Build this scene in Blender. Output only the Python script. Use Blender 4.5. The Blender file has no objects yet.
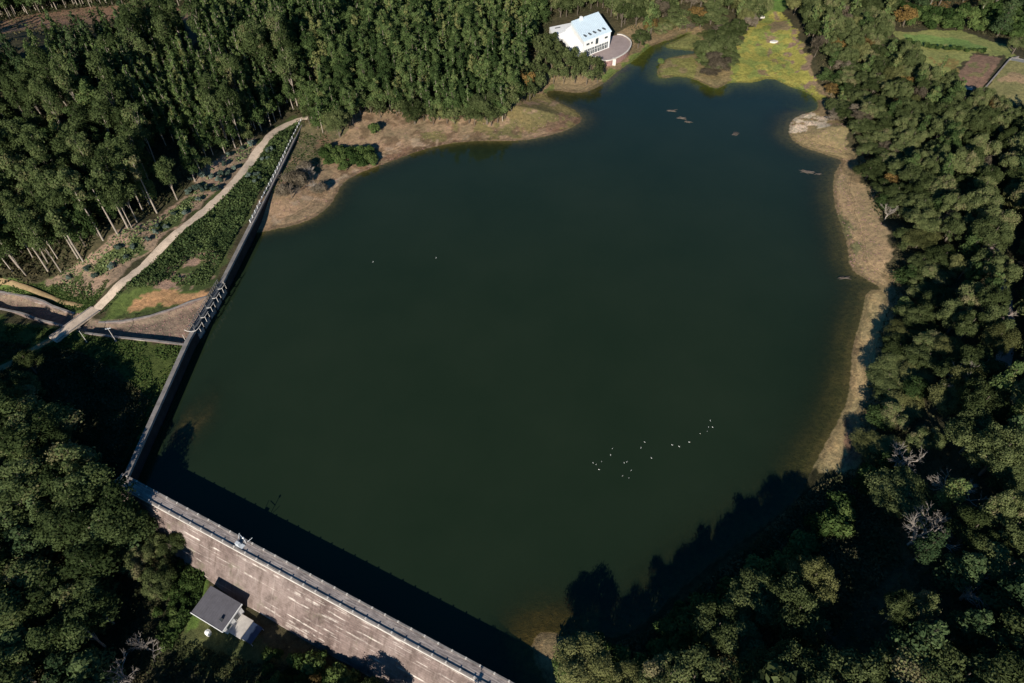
import bpy, math, random
import numpy as np
from mathutils import Vector, Matrix
random.seed(7); R = np.random.default_rng(7)
S = bpy.context.scene; COL = S.collection
D = bpy.data

# ------------------------------------------------------------------ camera
CAMZ = 120.0; F = 683.0; PITCH = 48.3; TH = math.radians(90-PITCH)
cd = D.cameras.new('camera'); cam = D.objects.new('camera', cd); COL.objects.link(cam)
cam.location = (0, 0, CAMZ); cam.rotation_euler = (TH, 0, 0)
cd.sensor_width = 36; cd.lens = 36*F/1024; cd.clip_start = 1; cd.clip_end = 6000
S.camera = cam

def P(px, py, z=0.0):
    xc = (px-512)/F; yc = -(py-341.5)/F
    d = (xc, yc*math.cos(TH)+math.sin(TH), yc*math.sin(TH)-math.cos(TH))
    t = (z-CAMZ)/d[2]
    return (d[0]*t, d[1]*t, z)
def PL(pts, z=0.0):
    return np.array([P(a, b, z)[:2] for a, b in pts])

# ------------------------------------------------------------------ tiny numpy geometry kit
def inpoly(x, y, poly):
    x = np.asarray(x, float); y = np.asarray(y, float); ins = np.zeros(x.shape, bool)
    n = len(poly)
    for i in range(n):
        x1, y1 = poly[i]; x2, y2 = poly[(i+1) % n]
        if y1 == y2: continue
        c = ((y1 > y) != (y2 > y)) & (x < (x2-x1)*(y-y1)/(y2-y1)+x1)
        ins ^= c
    return ins
def dline(x, y, line, closed=False):
    x = np.asarray(x, float); y = np.asarray(y, float); best = np.full(x.shape, 1e18)
    n = len(line)
    for i in range(n if closed else n-1):
        ax, ay = line[i]; bx, by = line[(i+1) % n]
        dx, dy = bx-ax, by-ay; L = dx*dx+dy*dy+1e-12
        t = np.clip(((x-ax)*dx+(y-ay)*dy)/L, 0, 1)
        best = np.minimum(best, (x-ax-t*dx)**2+(y-ay-t*dy)**2)
    return np.sqrt(best)
def smooth(a, b, x):
    t = np.clip((x-a)/float(b-a), 0, 1); return t*t*(3-2*t)
_perm = R.random((256, 256))
def vnoise(x, y, s):
    x = np.asarray(x)/s+1000; y = np.asarray(y)/s+1000
    xi = np.floor(x).astype(int); yi = np.floor(y).astype(int); fx = x-xi; fy = y-yi
    fx = fx*fx*(3-2*fx); fy = fy*fy*(3-2*fy)
    g = lambda i, j: _perm[(xi+i) % 256, (yi+j) % 256]
    return (g(0, 0)*(1-fx)+g(1, 0)*fx)*(1-fy)+(g(0, 1)*(1-fx)+g(1, 1)*fx)*fy-0.5
def fbm(x, y, s, o=4):
    r = 0; a = 1
    for k in range(o): r = r+a*vnoise(np.asarray(x)+k*37.7, np.asarray(y)-k*91.3, s); s /= 2.03; a *= .5
    return r
def densify(line, step):
    out = []
    for i in range(len(line)-1):
        a = np.array(line[i], float); b = np.array(line[i+1], float)
        n = max(1, int(np.linalg.norm(b-a)/step))
        for k in range(n): out.append(a+(b-a)*k/n)
    out.append(np.array(line[-1], float)); return np.array(out)
def chaikin(line, it=2):
    p = np.array(line, float)
    for _ in range(it):
        q = [p[0]]
        for i in range(len(p)-1): q += [p[i]*.75+p[i+1]*.25, p[i]*.25+p[i+1]*.75]
        q.append(p[-1]); p = np.array(q)
    return p

# ------------------------------------------------------------------ layout lines
HC = 3.1                                                        # crest above the water
wall_px = [(124, 480), (187, 341), (219, 287), (276, 175), (303, 120)]
WALL = PL(wall_px, HC)
DAMA = np.array(P(124, 480, HC)[:2]); DAMB = np.array(P(500, 683, HC)[:2])
DDIR = (DAMB-DAMA)/np.linalg.norm(DAMB-DAMA); DN = np.array([DDIR[1], -DDIR[0]])   # DN = downstream side
if DN[1] > 0: DN = -DN
DAMLEN = np.linalg.norm(DAMB-DAMA)+17
DAMC = DAMA+DDIR*DAMLEN
shore_px = [(255,232),(262,232),(275,229),(292,226),(312,219),(328,208),(336,196),(340,186),(352,176),(372,168),(395,160),(415,152),(440,145),(470,141),
 (500,141),(530,140),(553,134),(570,129),(583,120),(578,112),(563,104),(548,98),(546,91),(556,90),(567,92),(583,93),(596,88),(608,80),(614,74),(622,68),
 (634,60),(642,53),(648,48),(655,44),(665,41),(675,38),(687,33),(689,34),(677,40.5),(665,45),(668,48.5),(680,49.5),(696,51),(696,53.5),(680,56),(666,58.6),(658,67),(657,77),(665,78.5),(675,76),
 (694,78.5),(708,86),(717,89),(728,83),(740,82),(752.5,83),(771,77),(790,86.7),(804,91),(816,98),(819,108),(812,112),(802,114.5),(792,120),(789,128),(790,138),
 (804,147.6),(818,152),(836,158),(842,160),(841,164),(833,176),(834.5,205),(841.4,224.6),(848,244.5),(850,269),(866,279),(884,289),(866,290.5),(864,309),(861.5,318),
 (853,347),(851,376),(849,398),(841,417),(829,438),(817,461),(808,481),(796,500),(770,522),(735,545),(700,572),(670,598),(650,618),(630,632),(602,640),(570,640),(545,630),(532,640),(534,660),(548,682),(556,700),(566,712)]
SHORE = chaikin(PL(shore_px), 1)
LAKE = np.vstack([SHORE, [DAMC-DN*0.5], [DAMC], [DAMA], WALL[1:3], [WALL[2]+(WALL[3]-WALL[2])*0.5]])
WPOLY = np.vstack([WALL[::-1], [DAMC], [DAMC+(60, -29)], [(300, -400)], [(-1500, -400)], [(-1500, 700)], [WALL[-1]+(10, 400)]])

ctrl = [  # west of the wing wall and below the dam
 (296,118,3.0,0),(270,170,2.5,0),(235,235,2.3,0),(212,282,1.6,0),(180,345,-1.0,0),(155,392,-2.0,0),(135,430,-2.5,0),(112,480,-3.5,0),
 (170,530,-4.5,0),(198,575,-6.3,0),(215,620,-7.5,0),(280,650,-7.5,0),(350,700,-7.5,0),(450,740,-6,0),(560,790,-2,0),(250,640,-7.5,0),
 (190,312,.3,0),(150,320,-.4,0),(100,325,-1.0,0),(50,315,-1.4,0),(0,300,-1.6,0),(300,116,3.4,0),(240,175,4,0),(180,225,4,0),(130,275,2.6,0),(85,320,0.2,0),
 (40,345,-.6,0),(0,365,-1,0),(200,150,8,0),(100,220,8,0),(0,270,5,0),(100,100,19,0),(0,50,27,0),(200,50,19,0),(300,60,14,0),(400,60,10,0),
 (-100,200,15,0),(60,420,-3,0),(0,480,-4,0),(60,560,-6,0),(100,650,-9,0),(0,683,-8,0),(200,683,-9,0),(300,760,-9,0),(-100,500,-2,0),(-100,700,-6,0)]
ctre = [(300,112,3.4,0),(310,150,2.3,0),(340,150,1.6,0),(400,120,2.2,0),(480,100,3,0),(500,60,8,0),(400,60,10,0),(300,60,14,0),(200,50,19,0),(560,60,4,0),(560,10,4.2,0),(545,30,3.4,0),(555,50,2.6,0),(540,-5,7,0),
 (600,35,2.2,0),(640,20,3,0),(700,10,3,0),(690,60,.3,0),(710,52,.5,0),(770,60,.35,0),(770,20,.8,0),(800,20,3,0),(850,60,4,0),(900,40,5,0),(1000,60,7,0),
 (880,180,3,0),(900,300,3,0),(880,450,3,0),(1000,300,8,0),(1010,450,8,0),(950,600,7,0),(800,683,5,0),(1000,683,9,0),(1100,300,14,0),(1150,650,14,0),
 (640,690,1.5,0),(700,640,2,0),(800,560,4,0),(600,700,2,0),(600,790,2.5,0),(560,790,0,0),(800,800,6,0),(700,-40,8,0),(900,-60,10,0),(500,-60,16,0)]
CW = np.array([P(a, b, z) for a, b, z, _ in ctrl]); CE = np.array([P(a, b, z) for a, b, z, _ in ctre])
def idw(x, y, C, p=3.2):
    num = 0; den = 0
    for cx, cy, cz in C:
        w = 1/((x-cx)**2+(y-cy)**2+16)**(p/2); num = num+w*cz; den = den+w
    return num/den
chan_n = [(-30,292),(0,295),(22,299),(45,303),(78,314),(100,321),(150,318),(210,300)]
chan_s = [(193,342),(150,340),(118,337),(85,333),(45,321),(20,314),(0,310),(-30,304)]
CHAN = PL(chan_n+chan_s, -0.5)
MARSH = PL([(732,70),(760,60),(830,80),(830,118),(780,102),(740,98)])
def H(x, y):
    x = np.asarray(x, float); y = np.asarray(y, float)
    inl = inpoly(x, y, LAKE); west = inpoly(x, y, WPOLY)
    dn = dline(x, y, SHORE)
    n = fbm(x, y, 9)*.35
    zw = idw(x, y, CW)+n
    zw = zw-0.95*(inpoly(x, y, CHAN)*smooth(0, 1.2, dline(x, y, CHAN, True)))
    ze = idw(x, y, CE)
    w = smooth(3, 22, dn)
    ze = (0.05*dn+0.03+fbm(x, y, 3.5)*.10*smooth(0, 2.5, dn))*(1-w)+np.maximum(ze, 0.12)*w+n*smooth(1, 14, dn)*np.clip(ze, .12, 1)
    zl = -np.where(inpoly(x, y, MARSH), .07*dn, np.minimum((.05+.11*smooth(40, -10, x)*smooth(60, 110, y))*dn+.12*np.maximum(0, dn-4), 5))+fbm(x, y, 6)*.12*np.minimum(1, dn/3)
    bc = P(193, 425, 0); e_ = np.hypot((x-bc[0]-.15*(y-bc[1]))/4.5, (y-bc[1])/10)
    zl = np.maximum(zl, -.3-.6*e_**2+fbm(x, y, 2.5)*.55)
    return np.where(inl, np.minimum(zl, np.where(dn > 3, -.06, 0)), np.where(west, zw, ze))
def Hs(x, y): return float(H(np.array([x]), np.array([y]))[0])
def PT(px, py, dz=0):
    z = 2.0
    for _ in range(9):
        p = P(px, py, z); z = .4*z+.6*(Hs(p[0], p[1])+dz)
    return P(px, py, z)
def PLT(pts_):                                                  # the same for a whole outline at once
    A = np.array(pts_, float); z = np.full(len(A), 2.0)
    for _ in range(9):
        q = np.array([P(a_, b_, c_) for (a_, b_), c_ in zip(A, z)]); z = .4*z+.6*np.maximum(H(q[:, 0], q[:, 1]), -12)
    return np.array([P(a_, b_, c_)[:2] for (a_, b_), c_ in zip(A, z)])
def HT(P2):
    P2 = np.atleast_2d(P2); return H(P2[:, 0], P2[:, 1])

# ------------------------------------------------------------------ tagging, linking
def tag(o, label=None, cat=None, group=None, kind=None):
    if label: o['label'] = label
    if cat: o['category'] = cat
    if group: o['group'] = group
    if kind: o['kind'] = kind
    return o
def link(name, data, parent=None):
    o = D.objects.new(name, data); COL.objects.link(o)
    if parent is not None: o.parent = parent
    return o
def empty(name, loc=(0, 0, 0), rz=0.0, label=None, cat=None, group=None):
    o = link(name, None); o.location = loc; o.rotation_euler = (0, 0, rz); o.empty_display_size = .5
    return tag(o, label, cat, group)
def npmesh(name, V, Q, mats, tint=None, mi=None, smoothf=False, col=None):
    V = np.asarray(V, np.float32); Q = np.asarray(Q, np.int32)
    m = D.meshes.new(name); k = Q.shape[1]
    m.vertices.add(len(V)); m.vertices.foreach_set('co', V.ravel())
    m.loops.add(Q.size); m.loops.foreach_set('vertex_index', Q.ravel())
    m.polygons.add(len(Q)); m.polygons.foreach_set('loop_start', np.arange(0, Q.size, k, dtype=np.int32))
    if mi is not None: m.polygons.foreach_set('material_index', np.asarray(mi, np.int32))
    m.update(calc_edges=True)
    if smoothf: m.polygons.foreach_set('use_smooth', np.ones(len(Q), bool))
    else: m.polygons.foreach_set('use_smooth', np.zeros(len(Q), bool))
    if tint is not None:
        a = m.attributes.new('tint', 'FLOAT', 'FACE'); a.data.foreach_set('value', np.asarray(tint, np.float32))
    if col is not None:
        a = m.attributes.new('zone', 'FLOAT_COLOR', 'POINT'); c4 = np.ones((len(V), 4), np.float32); c4[:, :3] = col
        a.data.foreach_set('color', c4.ravel())
    for mt in mats: m.materials.append(mt)
    return m

class MB:                                                       # box / tube / prism collector
    def __init__(s): s.v = []; s.f = []
    def add(s, vs, fs):
        o = len(s.v); s.v += [tuple(map(float, q)) for q in vs]; s.f += [tuple(i+o for i in f) for f in fs]; return s
    def box(s, x0, x1, y0, y1, z0, z1):
        return s.add([(x0,y0,z0),(x1,y0,z0),(x1,y1,z0),(x0,y1,z0),(x0,y0,z1),(x1,y0,z1),(x1,y1,z1),(x0,y1,z1)],
                     [(3,2,1,0),(4,5,6,7),(0,1,5,4),(1,2,6,5),(2,3,7,6),(3,0,4,7)])
    def tube(s, pts, rad, n=7):
        pts = [Vector(p) for p in pts]
        if not hasattr(rad, '__len__'): rad = [rad]*len(pts)
        vs = []; fs = []
        for i, p in enumerate(pts):
            t = (pts[min(i+1, len(pts)-1)]-pts[max(i-1, 0)]).normalized()
            a = t.orthogonal().normalized() if abs(t.z) > .99 else t.cross(Vector((0, 0, 1))).normalized(); b = t.cross(a)
            for k in range(n):
                an = 2*math.pi*k/n; vs.append(p+(a*math.cos(an)+b*math.sin(an))*rad[i])
        for i in range(len(pts)-1):
            for k in range(n): fs.append((i*n+k, i*n+(k+1) % n, (i+1)*n+(k+1) % n, (i+1)*n+k))
        fs.append(tuple(range(n))[::-1]); fs.append(tuple((len(pts)-1)*n+k for k in range(n)))
        return s.add(vs, fs)
    def prism(s, poly, z0, z1):
        n = len(poly); z0 = z0 if hasattr(z0, '__len__') else [z0]*n; z1 = z1 if hasattr(z1, '__len__') else [z1]*n
        vs = [(p[0], p[1], z0[i]) for i, p in enumerate(poly)]+[(p[0], p[1], z1[i]) for i, p in enumerate(poly)]
        ar = sum(poly[i][0]*poly[(i+1) % n][1]-poly[(i+1) % n][0]*poly[i][1] for i in range(n))
        fs = [tuple(range(n))[::-1], tuple(range(n, 2*n))]+[(i, (i+1) % n, n+(i+1) % n, n+i) for i in range(n)]
        if ar < 0: fs = [f[::-1] for f in fs]
        return s.add(vs, fs)
    def sweep(s, line, prof):                                   # prof: (offset right of travel, z) or function(i)
        line = [np.array(p, float) for p in line]; vs = []; fs = []; n = None
        for i, p in enumerate(line):
            a = line[max(i-1, 0)]; b = line[min(i+1, len(line)-1)]; t = (b-a)[:2]; t = t/np.linalg.norm(t); nr = np.array([t[1], -t[0]])
            pr = prof(i) if callable(prof) else prof; n = len(pr)
            for o, z in pr: vs.append((p[0]+nr[0]*o, p[1]+nr[1]*o, z))
        for i in range(len(line)-1):
            for k in range(n): fs.append((i*n+k, (i+1)*n+k, (i+1)*n+(k+1) % n, i*n+(k+1) % n))
        fs.append(tuple(range(n))); fs.append(tuple((len(line)-1)*n+k for k in range(n))[::-1])
        return s.add(vs, fs)
    def build(s, name, mat, parent=None, bevel=0, smoothf=False):
        m = D.meshes.new(name); m.from_pydata(s.v, [], s.f); m.materials.append(mat); m.update()
        if smoothf:
            for p in m.polygons: p.use_smooth = True
        o = link(name, m, parent)
        if bevel:
            b = o.modifiers.new('bevel', 'BEVEL'); b.width = bevel; b.segments = 1; b.limit_method = 'ANGLE'
        return o

# ------------------------------------------------------------------ materials
class NT:
    def __init__(s, name):
        s.m = D.materials.new(name); s.m.use_nodes = True; s.t = s.m.node_tree; s.t.nodes.clear()
        s.out = s.n('ShaderNodeOutputMaterial')
    def n(s, ty, **k):
        nd = s.t.nodes.new(ty)
        for a, b in k.items(): setattr(nd, a, b)
        return nd
    def l(s, a, b): s.t.links.new(a, b)
    def noise(s, scale, detail=4, rough=.6, vec=None):
        q = s.n('ShaderNodeTexNoise'); q.inputs['Scale'].default_value = scale; q.inputs['Detail'].default_value = detail; q.inputs['Roughness'].default_value = rough
        if vec is not None: s.l(vec, q.inputs['Vector'])
        return q.outputs['Fac']
    def coord(s, scale=(1, 1, 1), kind='Object'):
        c = s.n('ShaderNodeTexCoord'); mp = s.n('ShaderNodeMapping'); mp.inputs['Scale'].default_value = scale
        s.l(c.outputs[kind], mp.inputs['Vector']); return mp.outputs['Vector']
    def ramp(s, fac, stops):
        r = s.n('ShaderNodeValToRGB'); e = r.color_ramp.elements
        while len(e) < len(stops): e.new(.5)
        for i, (p, c) in enumerate(stops):
            e[i].position = p; e[i].color = (*c, 1) if hasattr(c, '__len__') else (c, c, c, 1)
        s.l(fac, r.inputs['Fac']); return r.outputs['Color']
    def mix(s, fac, a, b, mode='MIX'):
        q = s.n('ShaderNodeMix', data_type='RGBA', blend_type=mode)
        for sock, v in ((q.inputs['Factor'], fac), (q.inputs['A'], a), (q.inputs['B'], b)):
            if isinstance(v, bpy.types.NodeSocket): s.l(v, sock)
            elif hasattr(v, '__len__'): sock.default_value = (*v, 1)
            else: sock.default_value = v
        return q.outputs['Result']
    def math(s, op, a, b=0.0, clamp=False):
        q = s.n('ShaderNodeMath', operation=op, use_clamp=clamp)
        for i, v in enumerate((a, b)):
            if isinstance(v, bpy.types.NodeSocket): s.l(v, q.inputs[i])
            else: q.inputs[i].default_value = v
        return q.outputs[0]
    def attr(s, name, out='Fac'):
        a = s.n('ShaderNodeAttribute'); a.attribute_name = name; return a.outputs[out]
    def bump(s, h, st=.5, dist=.1):
        b = s.n('ShaderNodeBump'); b.inputs['Strength'].default_value = st; b.inputs['Distance'].default_value = dist; s.l(h, b.inputs['Height']); return b.outputs['Normal']
    def principled(s, col, rough=.8, spec=.3, normal=None, metal=0):
        p = s.n('ShaderNodeBsdfPrincipled'); p.inputs['Roughness'].default_value = rough; p.inputs['Specular IOR Level'].default_value = spec; p.inputs['Metallic'].default_value = metal
        if isinstance(col, bpy.types.NodeSocket): s.l(col, p.inputs['Base Color'])
        else: p.inputs['Base Color'].default_value = (*col, 1)
        if normal is not None: s.l(normal, p.inputs['Normal'])
        s.l(p.outputs[0], s.out.inputs['Surface']); return s.m

def mat_plain(name, c, var=.25, scale=1.5, rough=.8, spec=.3, bump=.2):
    t = NT(name); v = t.coord(); n = t.noise(scale, 5, .65, v); n2 = t.noise(scale*9, 3, .6, v)
    f = t.math('ADD', t.math('MULTIPLY', n, .7), t.math('MULTIPLY', n2, .3))
    cc = t.ramp(f, [(.3, tuple(x*(1-var) for x in c)), (.7, tuple(min(.9, x*(1+var)) for x in c))])
    return t.principled(cc, rough, spec, t.bump(n2, bump, .05))
def mat_leaf(name, dark, mid, light, accent=None, trans=.22):
    t = NT(name); oi = t.n('ShaderNodeObjectInfo')
    f = t.math('ADD', t.attr('tint'), t.math('MULTIPLY', t.math('SUBTRACT', oi.outputs['Random'], .5), .8), True)
    st = [(.08, dark), (.5, mid), (.86, light)]
    if accent: st.append((1.0, accent))
    c = t.ramp(f, st)
    df = t.n('ShaderNodeBsdfDiffuse'); tr = t.n('ShaderNodeBsdfTranslucent'); mx = t.n('ShaderNodeMixShader'); mx.inputs[0].default_value = trans
    t.l(c, df.inputs['Color']); t.l(c, tr.inputs['Color']); t.l(df.outputs[0], mx.inputs[1]); t.l(tr.outputs[0], mx.inputs[2])
    t.l(mx.outputs[0], t.out.inputs['Surface']); return t.m

M = {}
K = 1.0
def sc(c, k=1.0): return tuple(x*k for x in c)
M['leaf_euc'] = mat_leaf('eucalyptus_leaves', (.034,.050,.018), (.076,.102,.037), (.130,.162,.062), (.18,.165,.08), .4)
M['leaf_wood'] = mat_leaf('woodland_leaves', (.036,.060,.020), (.084,.124,.042), (.142,.190,.066), (.18,.185,.07), .42)
M['leaf_pine'] = mat_leaf('pine_needles', (.022,.040,.018), (.054,.082,.034), (.092,.125,.050))
M['leaf_oak'] = mat_leaf('broadleaf_foliage', (.036,.048,.017), (.080,.098,.038), (.140,.160,.062), (.19,.165,.085))
M['leaf_autumn'] = mat_leaf('autumn_foliage', (.05,.035,.014), (.11,.075,.028), (.19,.12,.04))
M['leaf_brown'] = mat_leaf('brown_twiggy_foliage', (.06,.05,.035), (.13,.105,.072), (.20,.165,.12))
M['leaf_bramble'] = mat_leaf('bramble_leaves', (.040,.062,.024), (.095,.130,.046), (.165,.205,.085))
M['leaf_willow'] = mat_leaf('willow_foliage', (.05,.055,.02), (.11,.115,.042), (.18,.18,.07))
M['leaf_shrub'] = mat_leaf('shrub_leaves', (.022,.040,.012), (.052,.082,.024), (.10,.135,.042))
M['leaf_blue'] = mat_leaf('young_eucalyptus_leaves', (.04,.06,.045), (.085,.115,.088), (.16,.20,.165))
M['leaf_under'] = mat_leaf('undergrowth_leaves', (.022,.028,.013), (.050,.056,.026), (.10,.085,.045))
M['twig'] = mat_plain('grey_twigs', (.25,.215,.18), .3, 3)
M['twig_brown'] = mat_plain('brown_twigs', (.155,.12,.085), .3, 3)
M['bark'] = mat_plain('dark_bark', (.10,.08,.06), .4, 3)
M['bark_pale'] = mat_plain('pale_eucalyptus_bark', (.30,.25,.20), .4, 1.2)
M['concrete'] = mat_plain('weathered_concrete', (.20,.18,.165), .5, .5)
M['concrete_pale'] = mat_plain('pale_concrete', (.5,.46,.41), .25, .8)
M['white'] = mat_plain('white_paint', (.75,.74,.71), .08, .6, .6)
M['whiteroof'] = mat_plain('white_roof_sheeting', (.66,.76,.80), .06, .3, .45, .4)
M['glass'] = mat_plain('dark_window_glass', (.035,.05,.055), .3, .4, .15, .5, 0)
M['slate'] = mat_plain('grey_roof_sheet', (.095,.09,.10), .22, .7, .7)
M['darkstone'] = mat_plain('shade_toned_masonry', (.028,.027,.027), .35, .6, 1.0, 0.0)  # near-black base colour carries the shade of the wall's unlit lake face
M['darkmetal'] = mat_plain('dark_painted_metal', (.07,.075,.08), .3, 2, .5, .4)
M['metal'] = mat_plain('galvanised_metal', (.5,.52,.53), .2, 2, .4, .5)
M['pinkwall'] = mat_plain('reddish_stone_wall', (.26,.15,.13), .35, .8)
M['paving'] = mat_plain('pinkish_paving', (.30,.235,.215), .18, .5)
M['rust'] = mat_plain('rusty_metal', (.20,.09,.045), .4, 2)
M['wood'] = mat_plain('weathered_driftwood', (.085,.068,.055), .35, 2)
M['feather'] = mat_plain('white_feathers', (.62,.62,.58), .1, 3)
M['beak'] = mat_plain('yellow_beak', (.5,.3,.05), .1, 3)
M['tarp'] = mat_plain('dark_blue_sheeting', (.03,.045,.08), .3, 1, .5)
M['orange'] = mat_plain('ochre_earth', (.34,.22,.12), .3, .6)

# dam masonry: coursed stone, pale lime lines along the courses, drips
def mat_masonry():
    t = NT('dam_masonry'); v = t.coord()
    sp = t.n('ShaderNodeSeparateXYZ'); t.l(v, sp.inputs[0])
    wob = t.math('MULTIPLY', t.noise(.3, 2, .5, v), .25)
    zz = t.math('ADD', sp.outputs['Z'], wob)
    cx = t.n('ShaderNodeCombineXYZ'); t.l(sp.outputs['X'], cx.inputs[0]); t.l(zz, cx.inputs[1])
    b = t.n('ShaderNodeTexBrick'); t.l(cx.outputs[0], b.inputs['Vector'])
    b.inputs['Scale'].default_value = 1; b.inputs['Brick Width'].default_value = 1.1; b.inputs['Row Height'].default_value = .42; b.inputs['Mortar Size'].default_value = .03
    b.inputs['Color1'].default_value = (.125,.092,.084,1); b.inputs['Color2'].default_value = (.20,.152,.138,1); b.inputs['Mortar'].default_value = (.12,.10,.092,1)
    big = t.noise(.16, 5, .6, t.coord((1, 1, 1.6)))
    c = t.mix(t.ramp(t.noise(.045, 3, .6, v), [(.45, 0.0), (.62, .55)]), b.outputs['Color'], (.30,.25,.23)); c0 = c
    c = t.mix(t.ramp(big, [(.40, 0.0), (.70, .65)]), c0, (.27,.215,.195))
    # lime efflorescence in broken horizontal lines
    st = t.noise(1, 4, .55, t.coord((.07, .1, 2.4)))
    br = t.noise(1, 3, .6, t.coord((.35, .3, .8)))
    f = t.math('MULTIPLY', t.ramp(st, [(.55, 0.0), (.62, 1.0)]), t.ramp(br, [(.45, 0.0), (.6, .9)]))
    c = t.mix(f, c, (.66,.61,.56))
    dr = t.noise(1, 3, .6, t.coord((1.4, .2, .12)))
    f2 = t.math('MULTIPLY', t.ramp(dr, [(.56, 0.0), (.72, .35)]), t.ramp(t.noise(.5, 3, .6, v), [(.4, 0.0), (.65, 1.0)]))
    c = t.mix(f2, c, (.50,.45,.41))
    dk = t.ramp(t.noise(.35, 7, .75, t.coord((1, 1, .6))), [(.30, (.38,.35,.32)), (.56, (.92,.88,.85))])
    c = t.mix(1.0, c, dk, 'MULTIPLY')
    vs = t.ramp(t.noise(1, 4, .65, t.coord((.9, .2, .07))), [(.54, (1, 1, 1)), (.74, (.62,.60,.57))]); c = t.mix(1.0, c, vs, 'MULTIPLY')
    mo = t.ramp(t.noise(.22, 5, .7, t.coord((1, 1, .7))), [(.60, 0.0), (.74, .5)])
    c = t.mix(mo, c, (.11,.12,.06))
    return t.principled(c, .9, .2, t.bump(t.math('ADD', b.outputs['Fac'], t.noise(3, 4, .6, v)), .6, .08))
M['masonry'] = mat_masonry()
def mat_crest():
    t = NT('dam_crest_stone'); v = t.coord()
    n = t.noise(.9, 6, .75, v); n2 = t.noise(1, 5, .7, t.coord((.3, 5, 1)))
    c = t.ramp(n, [(.3, (.10,.085,.08)), (.55, (.22,.185,.17)), (.75, (.34,.29,.26))])
    c = t.mix(t.ramp(n2, [(.48, 0.0), (.62, .8)]), c, (.46,.40,.36))
    c = t.mix(t.ramp(t.noise(.8, 4, .6, t.coord((1, 1, 1))), [(.62, 0.0), (.72, .5)]), c, (.12,.11,.07))
    return t.principled(c, .9, .2, t.bump(n2, .4, .05))
M['crest'] = mat_crest()

def mat_ground():
    t = NT('ground_soil_and_grass'); v = t.coord(kind='Object')
    base = t.attr('zone', 'Color')
    n1 = t.noise(.12, 6, .7, v); n2 = t.noise(.9, 6, .75, v); n3 = t.noise(5, 4, .7, v)
    c = t.mix(1.0, base, t.ramp(n2, [(.25, (.42,.44,.42)), (.5, (1, 1, 1)), (.75, (1.6,1.52,1.4))]), 'MULTIPLY')
    c = t.mix(1.0, c, t.ramp(n1, [(.3, (.72,.80,.70)), (.7, (1.22,1.12,1.05))]), 'MULTIPLY')
    c = t.mix(1.0, c, t.ramp(n3, [(.3, (.75,.75,.75)), (.7, (1.2,1.2,1.2))]), 'MULTIPLY')
    sp = t.n('ShaderNodeSeparateXYZ'); t.l(v, sp.inputs[0])                        # strand lines left as the lake dropped
    zc = t.math('ADD', sp.outputs['Z'], t.math('MULTIPLY', t.noise(.35, 4, .6, v), .22)); cx = t.n('ShaderNodeCombineXYZ'); t.l(t.math('MULTIPLY', zc, 17.0), cx.inputs[2])
    ln_ = t.ramp(t.noise(1.0, 2, .6, cx.outputs[0]), [(.40, (.62,.60,.56)), (.5, (1, 1, 1)), (.60, (1.3,1.26,1.2))])
    mk = t.math('MULTIPLY', t.ramp(sp.outputs['Z'], [(0.0, 0.0), (.04, 1.0), (.45, .6), (.8, 0.0)]), 1.0)
    c = t.mix(mk, c, t.mix(1.0, c, ln_, 'MULTIPLY'))
    return t.principled(c, .95, .1, t.bump(t.math('ADD', n2, t.math('MULTIPLY', n3, .4)), .9, .35))
M['ground'] = mat_ground()
def mat_water():
    t = NT('murky_lake_water'); v = t.coord(kind='Object')
    dep = t.attr('depth')
    n = t.noise(.035, 4, .55, v)
    murk = t.ramp(n, [(.3, (.0112,.0205,.0095)), (.7, (.0150,.0245,.0120))])
    df = t.n('ShaderNodeBsdfDiffuse'); t.l(murk, df.inputs['Color'])
    tp = t.n('ShaderNodeBsdfTransparent'); tp.inputs['Color'].default_value = (.80,.83,.66,1)
    op = t.math('SUBTRACT', 1.0, t.math('POWER', 2.71828, t.math('MULTIPLY', t.math('MAXIMUM', dep, 0.0), -1.9)))
    m1 = t.n('ShaderNodeMixShader'); t.l(op, m1.inputs[0]); t.l(tp.outputs[0], m1.inputs[1]); t.l(df.outputs[0], m1.inputs[2])
    w1 = t.noise(.8, 3, .6, t.coord((1, .6, 1))); w2 = t.noise(3.5, 3, .6, t.coord((1, .7, 1)))
    nb = t.bump(t.math('ADD', w1, t.math('MULTIPLY', w2, .35)), .12, .12)
    gl = t.n('ShaderNodeBsdfGlossy'); t.l(t.ramp(t.noise(.02, 3, .5, t.coord((1, 2.2, 1))), [(.4, .04), (.65, .22)]), gl.inputs['Roughness']); t.l(nb, gl.inputs['Normal'])
    ge = t.n('ShaderNodeNewGeometry'); dp = t.n('ShaderNodeVectorMath', operation='DOT_PRODUCT'); t.l(ge.outputs['Incoming'], dp.inputs[0]); t.l(nb, dp.inputs[1])
    fz = t.math('ADD', .022, t.math('MULTIPLY', .978, t.math('POWER', t.math('SUBTRACT', 1.0, t.math('ABSOLUTE', dp.outputs['Value']), True), 3.9)), True)
    m2 = t.n('ShaderNodeMixShader'); t.l(fz, m2.inputs[0]); t.l(m1.outputs[0], m2.inputs[1]); t.l(gl.outputs[0], m2.inputs[2])
    t.l(m2.outputs[0], t.out.inputs['Surface']); return t.m
M['water'] = mat_water()

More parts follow.
